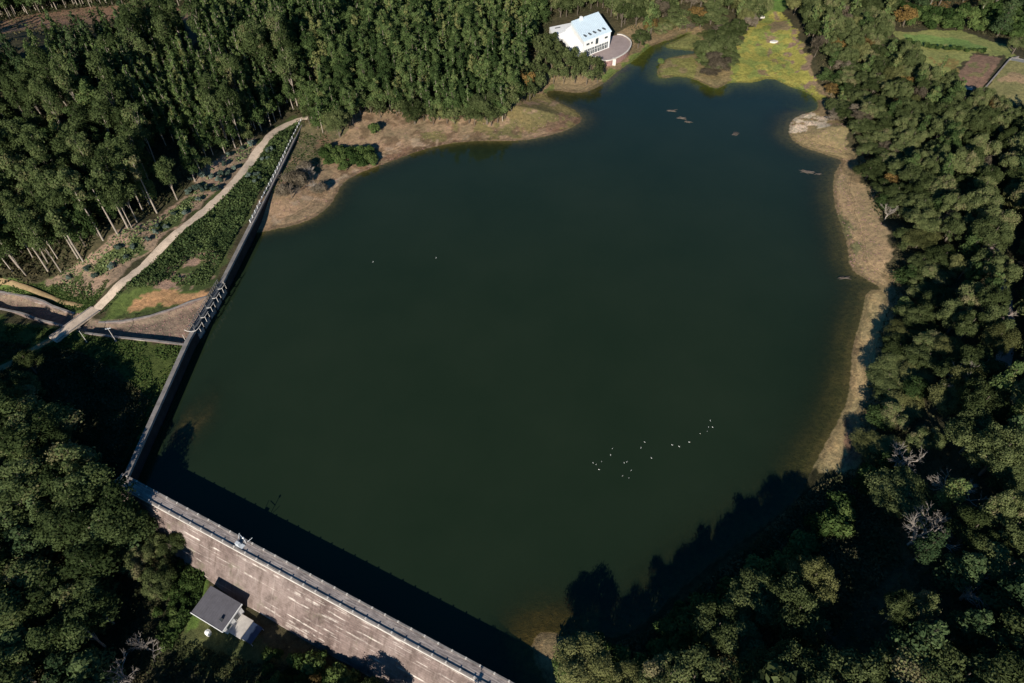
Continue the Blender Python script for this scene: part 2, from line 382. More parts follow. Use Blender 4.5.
# ------------------------------------------------------------------ terrain
def axis(lo, hi, step, far):
    a = list(np.arange(lo, hi+1e-6, step)); d = step; x = hi; r = []
    while x < far: d *= 1.35; x += d; r.append(x)
    d = step; x = lo; q = []
    while x > -far: d *= 1.35; x -= d; q.append(x)
    return np.array(q[::-1]+a+r)
X = axis(-250, 250, .65, 2500); Y = axis(-10, 345, .65, 2500)
gx, gy = np.meshgrid(X, Y); gxf = gx.ravel(); gyf = gy.ravel(); gz = H(gxf, gyf)
z_far = smooth(400, 1500, np.hypot(gxf, gyf-150))*30
gz = gz+z_far
dn = dline(gxf, gyf, SHORE); inl = inpoly(gxf, gyf, LAKE); west = inpoly(gxf, gyf, WPOLY)
jx = gxf+fbm(gxf, gyf, 5)*3.2; jy = gyf+fbm(gxf+200, gyf+90, 5)*3.2
col = np.zeros((len(gxf), 3)); col[:] = (.062,.055,.032)                      # forest floor
def zone(px, c, z=1.0, jitter=True, blend=None):
    pl = PLT(px); k = inpoly(jx, jy, pl) if jitter else inpoly(gxf, gyf, pl)
    if blend: k = k & (fbm(gxf+50, gyf-70, blend[0]) > blend[1])
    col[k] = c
sand = (.28,.195,.13)
bank = (~inl) & (~west) & (dn < np.where(gxf > 55, 7, 14))
col[bank] = (.215,.16,.095)
zone([(250,236),(262,205),(278,175),(303,122),(330,114),(380,106),(430,106),(470,116),(505,98),(545,88),(600,110),(600,140),(420,170),(350,240)], sand)
zone([(268,195),(290,150),(303,122),(330,116),(350,128),(330,150),(300,190)], (.13,.115,.065), blend=(6, -.25))
zone([(345,175),(420,150),(470,140),(585,128),(588,112),(520,118),(430,135)], (.20,.125,.085), blend=(8, -.15))
zone([(330,116),(380,108),(470,118),(500,110),(560,125),(420,155),(350,175),(310,165)], (.17,.115,.075), blend=(3.2, .10))
zone([(400,112),(470,118),(500,110),(545,118),(520,136),(430,145)], (.17,.145,.07), blend=(4, .02))
zone([(500,108),(545,92),(588,112),(580,128),(520,136)], (.185,.15,.07), blend=(3, -.02))
zone([(275,225),(300,205),(330,200),(345,182),(400,150),(470,138),(470,132),(400,140),(340,172),(300,192),(270,215)], (.33,.245,.18), blend=(2.4, .12))
zone([(520,100),(550,90),(585,112),(570,122),(530,112)], (.20,.165,.075), blend=(5, -.1))
zone([(540,92),(556,84),(575,88),(560,98)], (.15,.17,.06))
zone([(556,94),(556,80),(640,55),(645,60),(600,92),(580,96)], (.24,.18,.11))
zone([(604,90),(600,78),(628,62),(646,42),(652,46),(640,60),(618,78)], (.16,.20,.06))
# marsh at the head of the lake
zone([(655,85),(654,50),(664,38),(700,30),(732,50),(736,88)], (.23,.18,.095))
zone([(662,84),(656,60),(690,56),(700,66),(690,80)], (.21,.20,.07), blend=(4, -.3))
zone([(664,50),(662,42),(690,32),(700,38),(700,50)], (.19,.19,.07))
zone([(725,92),(730,70),(742,40),(762,15),(778,4),(790,20),(806,50),(822,100),(800,100)], (.31,.285,.075))
zone([(725,92),(730,70),(742,40),(762,15),(778,4),(790,20),(806,50),(822,100),(800,100)], (.22,.25,.07), blend=(3, .10))
zone([(725,92),(730,70),(742,40),(762,15),(778,4),(790,20),(806,50),(822,100),(800,100)], (.22,.16,.09), blend=(4, .5))
zone([(768,60),(765,30),(776,10),(792,25),(808,52),(818,80),(800,66),(780,50)], (.26,.19,.115), blend=(5, .03))
zone([(786,60),(790,24),(806,50),(826,100),(815,100)], (.25,.17,.125), blend=(3, .08))
zone([(766,10),(770,-4),(788,-4),(784,10)], (.12,.19,.05))
zone([(786,150),(786,118),(806,108),(842,122),(850,160)], (.29,.22,.12))
zone([(790,134),(790,120),(806,112),(830,117),(828,126),(806,128),(800,134)], (.62,.50,.385), blend=(2.5, -.15))
zone([(826,180),(836,160),(880,200),(890,290),(862,292),(845,250)], (.33,.24,.145))
zone([(832,215),(842,212),(862,235),(856,262),(846,245)], (.19,.175,.09), blend=(4, -.2))
zone([(858,288),(890,286),(880,340),(850,440),(830,490),(800,490),(850,380)], (.36,.27,.15))
zone([(552,700),(575,690),(595,625),(640,600),(700,560),(780,495),(815,468),(880,480),(900,560),(760,720),(600,760)], (.040,.038,.020))  # lower right bank: forest floor painted darker for the tree shade over it
zone([(845,420),(862,440),(850,465),(838,455)], (.19,.12,.085))
# fields
zone([(895,30),(960,30),(1000,44),(1024,60),(1024,72),(1004,56),(972,54),(950,76),(955,90),(930,85),(905,60)], (.24,.25,.09), 6)
zone([(905,33),(955,38),(990,47),(985,54),(945,46),(905,42)], (.18,.26,.08), 6)
zone([(930,58),(962,60),(950,82),(936,76)], (.24,.18,.07), 6, blend=(3, -.2))
zone([(950,84),(974,54),(1002,58),(980,92)], (.20,.125,.095), 6, False)
zone([(962,74),(976,62),(990,64),(980,76)], (.17,.15,.075), 6, blend=(3, -.1))
zone([(984,93),(1008,60),(1040,64),(1040,108),(1000,104)], (.20,.185,.085), 6, False)
zone([(1000,82),(1010,72),(1040,74),(1040,86)], (.30,.215,.13), 6, blend=(3, -.2))
zone([(890,2),(1024,2),(1024,14),(960,16),(900,10)], (.20,.12,.05), 9, blend=(6, 0))
# west side
zone([(190,310),(212,280),(240,230),(276,172),(302,118),(290,116),(250,150),(215,195),(150,262),(95,320),(120,324),(150,316)], (.058,.075,.028), 3)
zone([(95,322),(128,290),(175,286),(205,288),(200,300),(150,308),(115,320)], (.085,.115,.035), 1)
zone([(128,312),(135,297),(170,290),(212,290),(206,302),(150,306)], (.34,.20,.11), 1)
zone([(150,290),(165,270),(195,254),(222,250),(212,276),(190,288)], (.24,.165,.13), 2, blend=(2.5, -.02))
zone([(0,285),(30,284),(60,300),(90,308),(85,318),(40,304),(0,296)], (.10,.14,.04), 1)
zone([(20,286),(60,280),(110,280),(85,312),(60,304)], (.09,.12,.04), 2)
zone([(50,285),(60,270),(100,245),(140,222),(180,200),(214,160),(250,138),(262,150),(220,190),(160,240),(110,282),(90,300)], (.27,.19,.145), 4)
zone([(60,280),(90,262),(130,240),(180,205),(215,172),(225,180),(165,232),(115,276),(90,290)], (.065,.085,.032), 4, blend=(5, -.05))
zone([(-60,312),(45,325),(118,338),(190,345),(150,430),(124,478),(60,400),(-60,330)], (.060,.080,.024), -2)
zone([(150,520),(195,560),(215,610),(300,660),(420,740),(300,740),(180,660),(170,580)], (.075,.085,.035), -7)
zone([(185,590),(205,575),(215,585),(195,620),(178,640)], (.09,.14,.035), -7)
zone([(-40,40),(0,20),(60,10),(160,5),(185,8),(170,16),(100,22),(50,30),(0,40)], (.27,.165,.11), 26)
zone([(180,10),(200,8),(204,40),(190,45)], (.22,.15,.11), 20)
cin = inpoly(gxf, gyf, CHAN)
col[cin] = (.20,.15,.12)
# damp band at the water line, silt under water
wet = (~inl) & (~west) & (gz < .10); col[wet] *= .72
lk = inl; col[lk] = (.105,.090,.045)
edge = inl & (dn < 1.6); col[edge] = (.14,.11,.06)
marshy = inl & inpoly(jx, jy, PL([(600,100),(640,50),(700,30),(830,80),(830,125),(780,100),(700,105),(640,95)])); col[marshy] = (.12,.125,.03)
siltb = inl & (np.hypot(gxf-P(193,425)[0], (gyf-P(193,425)[1])*.5) < 5.5+fbm(gxf, gyf, 3)*3); col[siltb] = (.15,.11,.07)
shadeb = inl & inpoly(gxf, gyf, PL([(600,585),(700,520),(790,470),(830,475),(790,560),(650,680),(600,660)])); col[shadeb] = (.06,.052,.03)  # lake bed off that bank, tree shade put into its colour
bottomy = inl & inpoly(jx, jy, PL([(500,600),(560,600),(600,640),(560,700),(500,700)])); col[bottomy] = (.11,.075,.032)
nx, ny = len(X), len(Y)
ii = np.arange(nx*ny).reshape(ny, nx)
Q = np.stack([ii[:-1, :-1].ravel(), ii[:-1, 1:].ravel(), ii[1:, 1:].ravel(), ii[1:, :-1].ravel()], 1)
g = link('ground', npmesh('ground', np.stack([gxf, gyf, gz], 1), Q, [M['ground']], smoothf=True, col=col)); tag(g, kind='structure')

# water sheet (follows the lake outline, slips under the shore)
wx = np.arange(-90, 120, 1.0); wy = np.arange(20, 345, 1.0); WX, WY = np.meshgrid(wx, wy); fx = WX.ravel(); fy = WY.ravel()
ok = inpoly(fx, fy, LAKE) | ((dline(fx, fy, SHORE) < 4) & ~inpoly(fx, fy, WPOLY))
wi = np.arange(len(fx)).reshape(WX.shape)
q = np.stack([wi[:-1, :-1].ravel(), wi[:-1, 1:].ravel(), wi[1:, 1:].ravel(), wi[1:, :-1].ravel()], 1)
q = q[ok[q].all(1)]
# fill up to the walls: move the cells' rim is not needed, a wall foot strip covers it
used = np.unique(q); rm = np.full(len(fx), -1); rm[used] = np.arange(len(used)); q = rm[q]
ux, uy = fx[used], fy[used]
extraV = []; extraQ = []
def strip(line, off):                                           # sheet strip inside the wall foot, lake side
    base = len(ux)+len(extraV)
    for i, p in enumerate(line):
        a = line[max(i-1, 0)]; b = line[min(i+1, len(line)-1)]; t = (b-a)/np.linalg.norm(b-a); nr = np.array([t[1], -t[0]])
        extraV.append(p); extraV.append(p+nr*off)
    for i in range(len(line)-1): extraQ.append((base+2*i, base+2*i+1, base+2*i+3, base+2*i+2))
allx = np.concatenate([ux]); ally = np.concatenate([uy])
V = np.stack([ux, uy, np.zeros_like(ux)], 1)
wm = npmesh('lake_water', V, q, [M['water']], smoothf=True)
dep = np.maximum(0, -H(ux, uy)); a = wm.attributes.new('depth', 'FLOAT', 'POINT'); a.data.foreach_set('value', dep.astype(np.float32))
tag(link('lake_water', wm), kind='structure')

# ------------------------------------------------------------------ ribbons: track, lanes
def ribbon(name, line, width, mat, lift=.07, cross=5):
    line = densify(chaikin(line, 2), .8); V = []; Qd = []
    for i, p in enumerate(line):
        a = line[max(i-2, 0)]; b = line[min(i+2, len(line)-1)]; t = (b-a)/np.linalg.norm(b-a); nr = np.array([t[1], -t[0]])
        w = width*(1+.25*vnoise(p[0], p[1], 4))
        for k in range(cross): 
            o = (k/(cross-1)-.5)*w; V.append(p+nr*o)
    V = np.array(V); n = len(line)
    z = H(V[:, 0], V[:, 1]).reshape(n, cross)
    zs = z.copy()
    for i in range(n): zs[i] = z[max(0, i-1):i+2].max(0)
    zz = (zs+lift)
    zz[:, 0] -= lift+.06; zz[:, -1] -= lift+.06
    V3 = np.column_stack([V, zz.ravel()])
    for i in range(n-1):
        for k in range(cross-1): Qd.append((i*cross+k, i*cross+k+1, (i+1)*cross+k+1, (i+1)*cross+k))
    o = link(name, npmesh(name, V3, Qd, [mat], smoothf=True)); tag(o, kind='structure'); return o
def mat_track(name, c):
    t = NT(name); v = t.coord(); n = t.noise(.5, 6, .7, v); n2 = t.noise(4, 5, .7, v)
    cc = t.ramp(t.math('ADD', t.math('MULTIPLY', n, .6), t.math('MULTIPLY', n2, .4)), [(.32, sc(c, .55)), (.5, c), (.68, sc(c, 1.3))])
    return t.principled(cc, .95, .1, t.bump(n2, .6, .1))
M['track'] = mat_track('pale_dirt_track', (.50,.395,.30)); M['lane'] = mat_track('worn_lane', (.36,.27,.24)); M['path'] = mat_track('ochre_path', (.27,.19,.10))
def pts(px): return np.array([PT(a, b)[:2] for a, b in px])
TRACK = pts([(308,118),(300,119),(290,123),(275,131),(262,145),(245,168),(238,178),(222,195),(195,218),(165,244),(135,273),(112,295),(92,312)])
ribbon('dirt_track', TRACK, 2.5, M['track'])
TRACK2 = pts([(60,336),(45,342),(30,352),(15,362),(-10,372),(-50,388)])
ribbon('dirt_track', TRACK2, 2.0, M['path'])
ribbon('ochre_path', pts([(-20,278),(10,283),(35,292),(60,301),(82,306)]), 1.3, M['path'])
0 and ribbon('shoreline_path', pts([(345,182),(365,174),(400,160),(430,147),(455,137),(475,127)]), .9, M['path'])
LANE = pts([(985,158),(986,172),(983,186),(990,205),(994,230),(994,256),(1001,280),(1008,310),(1006,345),(1002,372),(996,388)])
ribbon('east_lane', LANE, 3.0, M['lane'])

# ------------------------------------------------------------------ main dam (local x along the crest, y towards the lake)
dam_rz = math.atan2(DDIR[1], DDIR[0])
dam = empty('gravity_dam', (DAMA[0], DAMA[1], 0), dam_rz, 'long reddish stone dam with a walkway on its crest, lower left of the lake', 'dam')
L = DAMLEN
def prof(i): return [(-1.05,-6),(-1.05,HC-.25),(.95,HC-.25),(1.05,HC-1.1),(1.22,HC-1.3),(9.2,-11.5),(1,-11.5)]
mb = MB(); mb.sweep([(x, 0) for x in np.linspace(-1.2, L, 60)], prof); mb.build('masonry_body', M['masonry'], dam)
MB().box(-1.5, L, -1.30, 1.0, HC-.25, HC).build('walkway', M['crest'], dam)
MB().box(-1.5, L, -1.5, -1.303, HC-.45, HC-.06).build('cornice', M['concrete_pale'], dam, .04)
pim = None
for s_, nm in ((1, .72), (-1, -1.24)):
    p = MB().box(-.8, L, nm, nm+.24, HC, HC+.13).build('parapet', M['crest'], dam, .03)
    cp = MB().box(-.8, L, nm-.04, nm+.28, HC+.13, HC+.18).build('coping', M['concrete'], p, .02)
    for x in np.arange(0, L, 2.6):
        if pim is None:
            o = MB().box(-.13, .13, -.15, .15, .003, .30).build('parapet_pier', M['concrete_pale'], dam, .02); pim = o.data
        else: o = link('parapet_pier', pim, dam)
        o.location = (x, nm+.12, HC)
# wing wall
lineW = densify(WALL, 3.0)
cum = np.r_[0, np.cumsum(np.linalg.norm(np.diff(WALL, axis=0), axis=1))]
wing = empty('reservoir_wing_wall', (0, 0, 0), 0, 'long straight dark wall with pale coping running up the left side of the lake', 'retaining wall')
spA = np.array(P(192, 331, HC)[:2]); spB = np.array(P(221, 283, HC)[:2])
dA = np.linalg.norm(spA-WALL[0]); dB = np.linalg.norm(spB-WALL[0])
cuml = np.linalg.norm(lineW-WALL[0], axis=1)
la = [p for p, c in zip(lineW, cuml) if c < dA]+[spA]; lb = [spB]+[p for p, c in zip(lineW, cuml) if c > dB]
for seg in (la, lb):
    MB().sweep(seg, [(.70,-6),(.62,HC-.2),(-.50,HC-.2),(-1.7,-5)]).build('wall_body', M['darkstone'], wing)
    MB().sweep(seg, [(.78,HC-.2),(.78,HC),(-.55,HC),(-.55,HC-.2)]).build('coping', M['concrete'], wing, .03)
    MB().sweep(seg, [(.74,HC+.003),(.74,HC+.42),(.52,HC+.42),(.52,HC+.003)]).build('parapet', M['concrete'], wing, .03)
# railing posts on the north length
lnr = densify(lb, 1.0); rl = []; cnt = 0
acc = 0; last = None; posts = []
for i in range(len(lnr)):
    if last is None or np.linalg.norm(lnr[i]-last) > 1.75:
        last = lnr[i]; posts.append(i)
for i in posts:
    a_, b_ = lnr[max(i-1, 0)], lnr[min(i+1, len(lnr)-1)]; t = (b_-a_)/np.linalg.norm(b_-a_); nr = np.array([t[1], -t[0]])
    if np.linalg.norm(lnr[i]-spB) < 22: continue
    p = lnr[i]+nr*(-.35)
    q_ = MB(); q_.box(-.08, .08, -.08, .08, 0, .8); q_.box(-.11, .11, -.11, .11, .8, .86)
    o = q_.build('railing_post', M['white'], wing); o.location = (p[0], p[1], HC+.003); o.rotation_euler = (0, 0, math.atan2(t[1], t[0]))
    rl.append((p[0], p[1]))
rr = MB()
for hz in (.4, .72): rr.tube([(x, y, HC+hz) for x, y in rl], .045, 5)
rr.build('rail', M['metal'], wing)
# spillway with piers and footbridge rails
spt = (spB-spA)/np.linalg.norm(spB-spA); Ls = np.linalg.norm(spB-spA)
spw = empty('spillway', (spA[0], spA[1], 0), math.atan2(spt[1], spt[0]), 'gated spillway with pale curved rails set in the long left wall', 'spillway')
MB().prism([(0, .75), (0, -.75), (Ls, -.75), (Ls, .75)], -6, HC-1.7).build('weir', M['concrete'], spw, .05)
MB().box(-.3, Ls+.3, -.55, .75, HC-.22, HC-.02).build('footbridge_deck', M['darkmetal'], spw)
nb = 5; st = Ls/nb
for k in range(nb+1):
    pr = [(k*st-.22, .75), (k*st+.22, .75), (k*st+.22, -.75)]+[(k*st+.22*math.cos(a), -.75-.2*math.sin(a)) for a in np.linspace(.2, math.pi-.2, 7)]+[(k*st-.22, -.75)]
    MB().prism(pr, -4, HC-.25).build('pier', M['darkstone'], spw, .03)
for k in range(nb):
    x0 = k*st+.55; x1 = (k+1)*st-.55
    if k == 0:
        c = MB(); c.tube([(x0-.9, 1.5, HC+.55), (x0-1.2, .6, HC+.55), (x0-1.25, -.4, HC+.55), (x0-.8, -1.2, HC+.55), (x0, -1.5, HC+.55), (x1-.6, -1.55, HC+.55)], .08, 7)
    else:
        c = MB(); c.tube([(x0, -.55, HC+.55), (x0+.15, -1.15, HC+.55), (x0+.5, -1.4, HC+.55), (x1, -1.45, HC+.55)], .07, 7)
    for xx in (x0+.4, x1-.2): c.tube([(xx, -1.42, HC-1.0), (xx, -1.42, HC+.55)], .06, 5)
    c.build('curved_rail', M['concrete_pale'], spw)
    gt = MB().box(x0, x1, .2, .32, HC-1.7, HC-.25).build('sluice_gate', M['darkmetal'], spw)
    w = MB(); w.box((x0+x1)/2-.12, (x0+x1)/2+.12, .1, .35, HC, HC+.7); w.tube([((x0+x1)/2-.3, .22, HC+.72), ((x0+x1)/2+.3, .22, HC+.72)], .1, 6); w.build('gate_winch', M['darkmetal'], spw)
ps = MB()
for k in np.arange(0, Ls, .9): ps.box(k-.05, k+.05, .62, .72, HC-.02, HC+1.0)
ps.box(-.2, Ls+.2, .63, .71, HC+1.0, HC+1.08); ps.box(-.2, Ls+.2, .63, .71, HC+.5, HC+.56)
ps.build('railing', M['concrete'], spw)

# intake mast with cross arms on the dam crest
mp = P(246, 543, HC); t0 = empty('intake_gauge_mast', mp, dam_rz, 'thin white mast with a round top and cross struts on the dam crest', 'mast')
MB().tube([(0, 0, 0), (.02, .05, 1.9)], [.07, .05]).build('pole', M['metal'], t0)
c = MB(); c.tube([(.02, .05, 1.88), (.02, .05, 2.02), (.02, .05, 2.16)], [.1, .2, .08], 9); c.build('lamp_head', M['white'], t0)
c = MB(); c.box(-1.4, .2, -1.3, -.4, 0, .12); c.box(-1.3, -.5, -1.2, -.6, .12, 1.0); c.build('control_cabinet', M['metal'], t0, .03)
c = MB(); c.tube([(-1.3, -.6, .2), (-1.8, .7, 1.0)], .05, 5); c.tube([(.2, .3, .2), (.8, 1.1, .8)], .04, 5); c.tube([(-1.4, .5, 1.1), (.1, .1, 1.1)], .05, 5); c.build('strut', M['metal'], t0)
# poles beside the spillway channel
def pole(pb, h, label, arm=True):
    b = PT(*pb); e = empty('utility_pole', b, .3, label, 'pole', 'pale poles beside the spillway channel')
    MB().tube([(0, 0, -.3), (0, 0, h)], [.09, .06]).build('post', M['concrete_pale'], e)
    if arm:
        c = MB(); c.box(-.6, .6, -.05, .05, h-.35, h-.23); c.box(-.55, -.45, -.04, .04, h-.23, h-.08); c.box(.45, .55, -.04, .04, h-.23, h-.08); c.build('crossarm', M['metal'], e)
    MB().box(-.22, .22, -.22, .22, -.2, .25).build('footing', M['concrete'], e)
pole((87, 342), 3.9, 'thin pale pole standing beside the track bridge', False)
pole((116, 341), 4.6, 'thin pole with a small crossarm above the middle of the stony channel')
pole((189, 347), 4.2, 'short white pole at the end of the spillway beside the wing wall', False)

# channel walls
def chwall(px, lab, top, mat):
    ln = densify(np.array([P(a, b, -.3)[:2] for a, b in px]), 2.0); zz = HT(ln)
    root = empty('channel_wall', (0, 0, 0), 0, lab, 'wall', 'walls of the spillway channel')
    zt = np.array([HT(ln[max(0, i-2):i+3]).max() for i in range(len(ln))])+top
    MB().sweep(ln, lambda i: [(.28, zz[i]-2.5), (.2, zt[i]-.12), (-.2, zt[i]-.12), (-.2, zz[i]-2.5)]).build('wall_body', M['masonry'], root)
    MB().sweep(ln, lambda i: [(.24, zt[i]-.12), (.24, zt[i]), (-.24, zt[i]), (-.24, zt[i]-.12)]).build('coping', mat, root)
chwall([(-30,304),(0,310),(20,314),(45,321),(66,327)], 'low dark wall along the channel left of the track bridge', .25, M['concrete'])
chwall([(85,333),(118,337),(150,340),(183,343)], 'low dark wall along the near side of the channel, right of the bridge', .25, M['concrete'])
chwall([(-30,292),(0,295),(22,299),(45,303),(74,313)], 'pale kerb wall along the far side of the channel by the ochre path', .08, M['concrete'])
chwall([(98,321),(120,321),(150,317),(180,309),(208,300)], 'pale kerb wall along the channel under the orange earth slope', .08, M['concrete'])
# track bridge
ba = np.array(PT(92, 312)[:2]); bb = np.array(PT(58, 338)[:2]); bt = (bb-ba); bl = np.linalg.norm(bt); bt /= bl
zb = max(Hs(*(ba-bt)), Hs(*(bb+bt)))+.18
br = empty('track_bridge', (ba[0], ba[1], zb), math.atan2(bt[1], bt[0]), 'small concrete bridge carrying the dirt track over the stony channel', 'bridge')
MB().box(-1.2, bl+1.2, -1.45, 1.45, -.45, 0).build('deck', M['track'], br, .04)
for s in (-1, 1):
    MB().box(-1, bl+1, s*1.38-.1, s*1.38+.1, .003, .22).build('kerb', M['concrete'], br, .03)
for x in (-.6, bl/2, bl+.2): MB().box(x-.25, x+.45, -1.5, 1.5, -2.6, -.453).build('pier', M['concrete'], br)

# ------------------------------------------------------------------ pump house below the dam
zr = -4.4
hc = [np.array(P(a, b, zr)[:2]) for a, b in ((212.2,587.6),(243.9,605.2),(221,631.5),(190.5,611.6))]
ex = (hc[1]-hc[0]+hc[2]-hc[3])/2; ey = (hc[0]-hc[3]+hc[1]-hc[2])/2; lx = np.linalg.norm(ex); ly = np.linalg.norm(ey)
hcen = sum(hc)/4; hrz = math.atan2(ex[1], ex[0]); gzh = Hs(hcen[0], hcen[1])-.05; zr_dummy = 0
ph = empty('pump_house', (hcen[0], hcen[1], gzh), hrz, 'small white house with a plain grey roof at the foot of the dam', 'house')
a, b = lx/2, ly/2; wh = zr-gzh-.1
MB().box(-a+.45, a-.35, -b+.45, b-.35, -1.0, wh).build('wall', M['white'], ph, .02)
rf = MB().add([(-a,-b,wh-.1),(a,-b,wh-.1),(a,b,wh+.5),(-a,b,wh+.5),(-a,-b,wh+.1),(a,-b,wh+.1),(a,b,wh+.7),(-a,b,wh+.7)],
    [(3,2,1,0),(4,5,6,7),(0,1,5,4),(1,2,6,5),(2,3,7,6),(3,0,4,7)]).build('roof', M['slate'], ph, .02)
rs = MB()
for x in np.arange(-a+.25, a, .5): rs.add([(x-.03,-b,wh+.1),(x+.03,-b,wh+.1),(x+.03,b,wh+.7),(x-.03,b,wh+.7),(x-.03,-b,wh+.15),(x+.03,-b,wh+.15),(x+.03,b,wh+.75),(x-.03,b,wh+.75)], [(4,5,6,7),(0,1,5,4),(1,2,6,5),(3,0,4,7)])
rs.build('roof_seam', M['slate'], rf)
MB().box(-a-.05, a+.05, -b-.09, -b-.003, wh-.2, wh+.16).build('fascia', M['white'], rf)
MB().add([(a+.003,-b,wh-.25),(a+.09,-b,wh-.25),(a+.09,b,wh+.35),(a+.003,b,wh+.35),(a+.003,-b,wh+.12),(a+.09,-b,wh+.12),(a+.09,b,wh+.72),(a+.003,b,wh+.72)],
    [(3,2,1,0),(4,5,6,7),(0,1,5,4),(1,2,6,5),(2,3,7,6),(3,0,4,7)]).build('bargeboard', M['white'], rf)
MB().box(a*.55, a*.55+.5, -b*.55, -b*.55+.5, wh+.15, wh+.75).build('vent', M['darkmetal'], rf)
d = MB().box(a-.36, a-.28, .2, 1.2, 0, 2.1).build('door', M['darkmetal'], ph); MB().box(a-.28, a-.2, .3, .4, 1.0, 1.12).build('handle', M['metal'], d)
for y0 in (-1.7, 1.9):
    if y0+.9 > b: continue
    w = MB().box(a-.36, a-.29, y0, y0+.9, 1.1, 2.1).build('window', M['glass'], ph); MB().box(a-.35, a-.24, y0-.08, y0+.98, 1.0, 1.1).build('sill', M['concrete_pale'], w)
for x0 in (-a*.6, .3):
    w = MB().box(x0, x0+1.0, -b+.38, -b+.46, 1.1, 2.1).build('window', M['glass'], ph); MB().box(x0-.08, x0+1.08, -b+.3, -b+.42, 1.0, 1.1).build('sill', M['concrete_pale'], w)
MB().box(a-.34, a+2.4, -b+.8, b-.9, -1, .55).build('forecourt_slab', M['concrete_pale'], ph, .03)
cx_ = ph.matrix_world
def hl(x, y): return (hcen[0]+x*math.cos(hrz)-y*math.sin(hrz), hcen[1]+x*math.sin(hrz)+y*math.cos(hrz))
q_ = hl(a+4.0, -.2); sh = empty('lean_to_shelter', (q_[0], q_[1], gzh), hrz, 'low dark blue sheet shelter beside the forecourt of the small house', 'shelter')
MB().add([(-1.1,-1.6,1.3),(1.1,-1.6,1.1),(1.1,1.6,1.1),(-1.1,1.6,1.3),(-1.1,-1.6,1.38),(1.1,-1.6,1.18),(1.1,1.6,1.18),(-1.1,1.6,1.38)],
    [(3,2,1,0),(4,5,6,7),(0,1,5,4),(1,2,6,5),(2,3,7,6),(3,0,4,7)]).build('roof', M['tarp'], sh)
for sx in (-1, 1):
    for sy in (-1.5, 1.5): MB().box(sx-.05, sx+.05, sy-.05, sy+.05, -.6, 1.12).build('post', M['metal'], sh)
q_ = hl(.2, -b-1.0); tk = empty('water_tank', (q_[0], q_[1], gzh), 0, 'small round white tank on the ground in front of the grey-roofed house', 'tank')
MB().tube([(0,0,-.3),(0,0,.9),(0,0,1.15),(0,0,1.25)], [.5,.5,.35,.12], 14).build('body', M['white'], tk, smoothf=True); MB().tube([(0,0,1.25),(0,0,1.33)], [.16,.14], 10).build('lid', M['metal'], tk)

# ------------------------------------------------------------------ white lakeside building
zg = 2.4; zt = 8.7
c4 = [np.array(P(x, y, zt)[:2]) for x, y in ((584,41.2),(611.8,30.8),(597.7,13.8),(571.5,24.5))]
ex = c4[1]-c4[0]; lx = np.linalg.norm(ex); ex /= lx; ey = np.array([-ex[1], ex[0]]); ly = (np.dot(c4[2]-c4[1], ey)+np.dot(c4[3]-c4[0], ey))/2
sk = (np.dot(c4[2]-c4[1], ex)+np.dot(c4[3]-c4[0], ex))/2
wb = empty('lakeside_building', (c4[0][0], c4[0][1], zg), math.atan2(ex[1], ex[0]), 'bright white two-storey building with a terrace at the far end of the lake', 'building')
hh = zt-zg
print('building', lx, ly, sk)
quad = [(0,0),(lx,0),(lx+sk,ly),(sk,ly)]
def inset(qd, e):
    c = np.mean(qd, 0); return [tuple(c+(np.array(p)-c)*(1-e)) for p in qd]
MB().prism(inset(quad, .04), -1.5, hh-.35).build('wall', M['white'], wb)
rf = MB().prism(quad, [hh-.35]*4, [hh-.1, hh-.1, hh+1.0, hh+1.0]).build('roof', M['whiteroof'], wb)
for k in range(5):
    u = .12+.17*k; x0 = lx*u+sk*.16; y0 = ly*.14; MB().box(x0, x0+.55, y0, y0+1.5, hh+.03, hh+.45).build('skylight', M['darkmetal'], rf)
MB().box(lx*.35+sk*.8, lx*.35+sk*.8+.8, ly*.9, ly*.9+.8, hh+.5, hh+2.0).build('chimney', M['white'], rf)
sm = MB()
for u in np.arange(.03, 1, .055):
    x0 = lx*u; sm.add([(x0,.05,hh-.09),(x0+.08,.05,hh-.09),(x0+.08+sk,ly-.05,hh+1.0),(x0+sk,ly-.05,hh+1.0),(x0,.05,hh+.0),(x0+.08,.05,hh+.0),(x0+.08+sk,ly-.05,hh+1.09),(x0+sk,ly-.05,hh+1.09)], [(4,5,6,7),(0,1,5,4),(1,2,6,5),(3,0,4,7)])
sm.build('roof_seam', M['whiteroof'], rf)
fy_ = ly*.02
for k in range(7):
    x0 = lx*.06+k*(lx*.88/7); w_ = lx*.88/7-.35
    w = MB().box(x0, x0+w_, fy_-.09, fy_+.05, .35, 2.6).build('window', M['glass'], wb)
    f_ = MB(); f_.box(x0+w_/2-.05, x0+w_/2+.05, fy_-.13, fy_-.09, .35, 2.6); f_.box(x0, x0+w_, fy_-.13, fy_-.092, 1.7, 1.8); f_.build('frame', M['white'], w)
for k, (u, wd, z0, z1) in enumerate(((.12, .1, 4.2, 4.8), (.45, .09, 3.4, 5.4), (.78, .1, 4.2, 4.8), (.28, .06, 4.2, 4.8))):
    w = MB().box(lx*u, lx*(u+wd), fy_-.09, fy_+.05, z0, z1).build('window', M['glass'], wb); MB().box(lx*u-.1, lx*(u+wd)+.1, fy_-.16, fy_-.09, z0-.12, z0).build('sill', M['concrete_pale'], w)
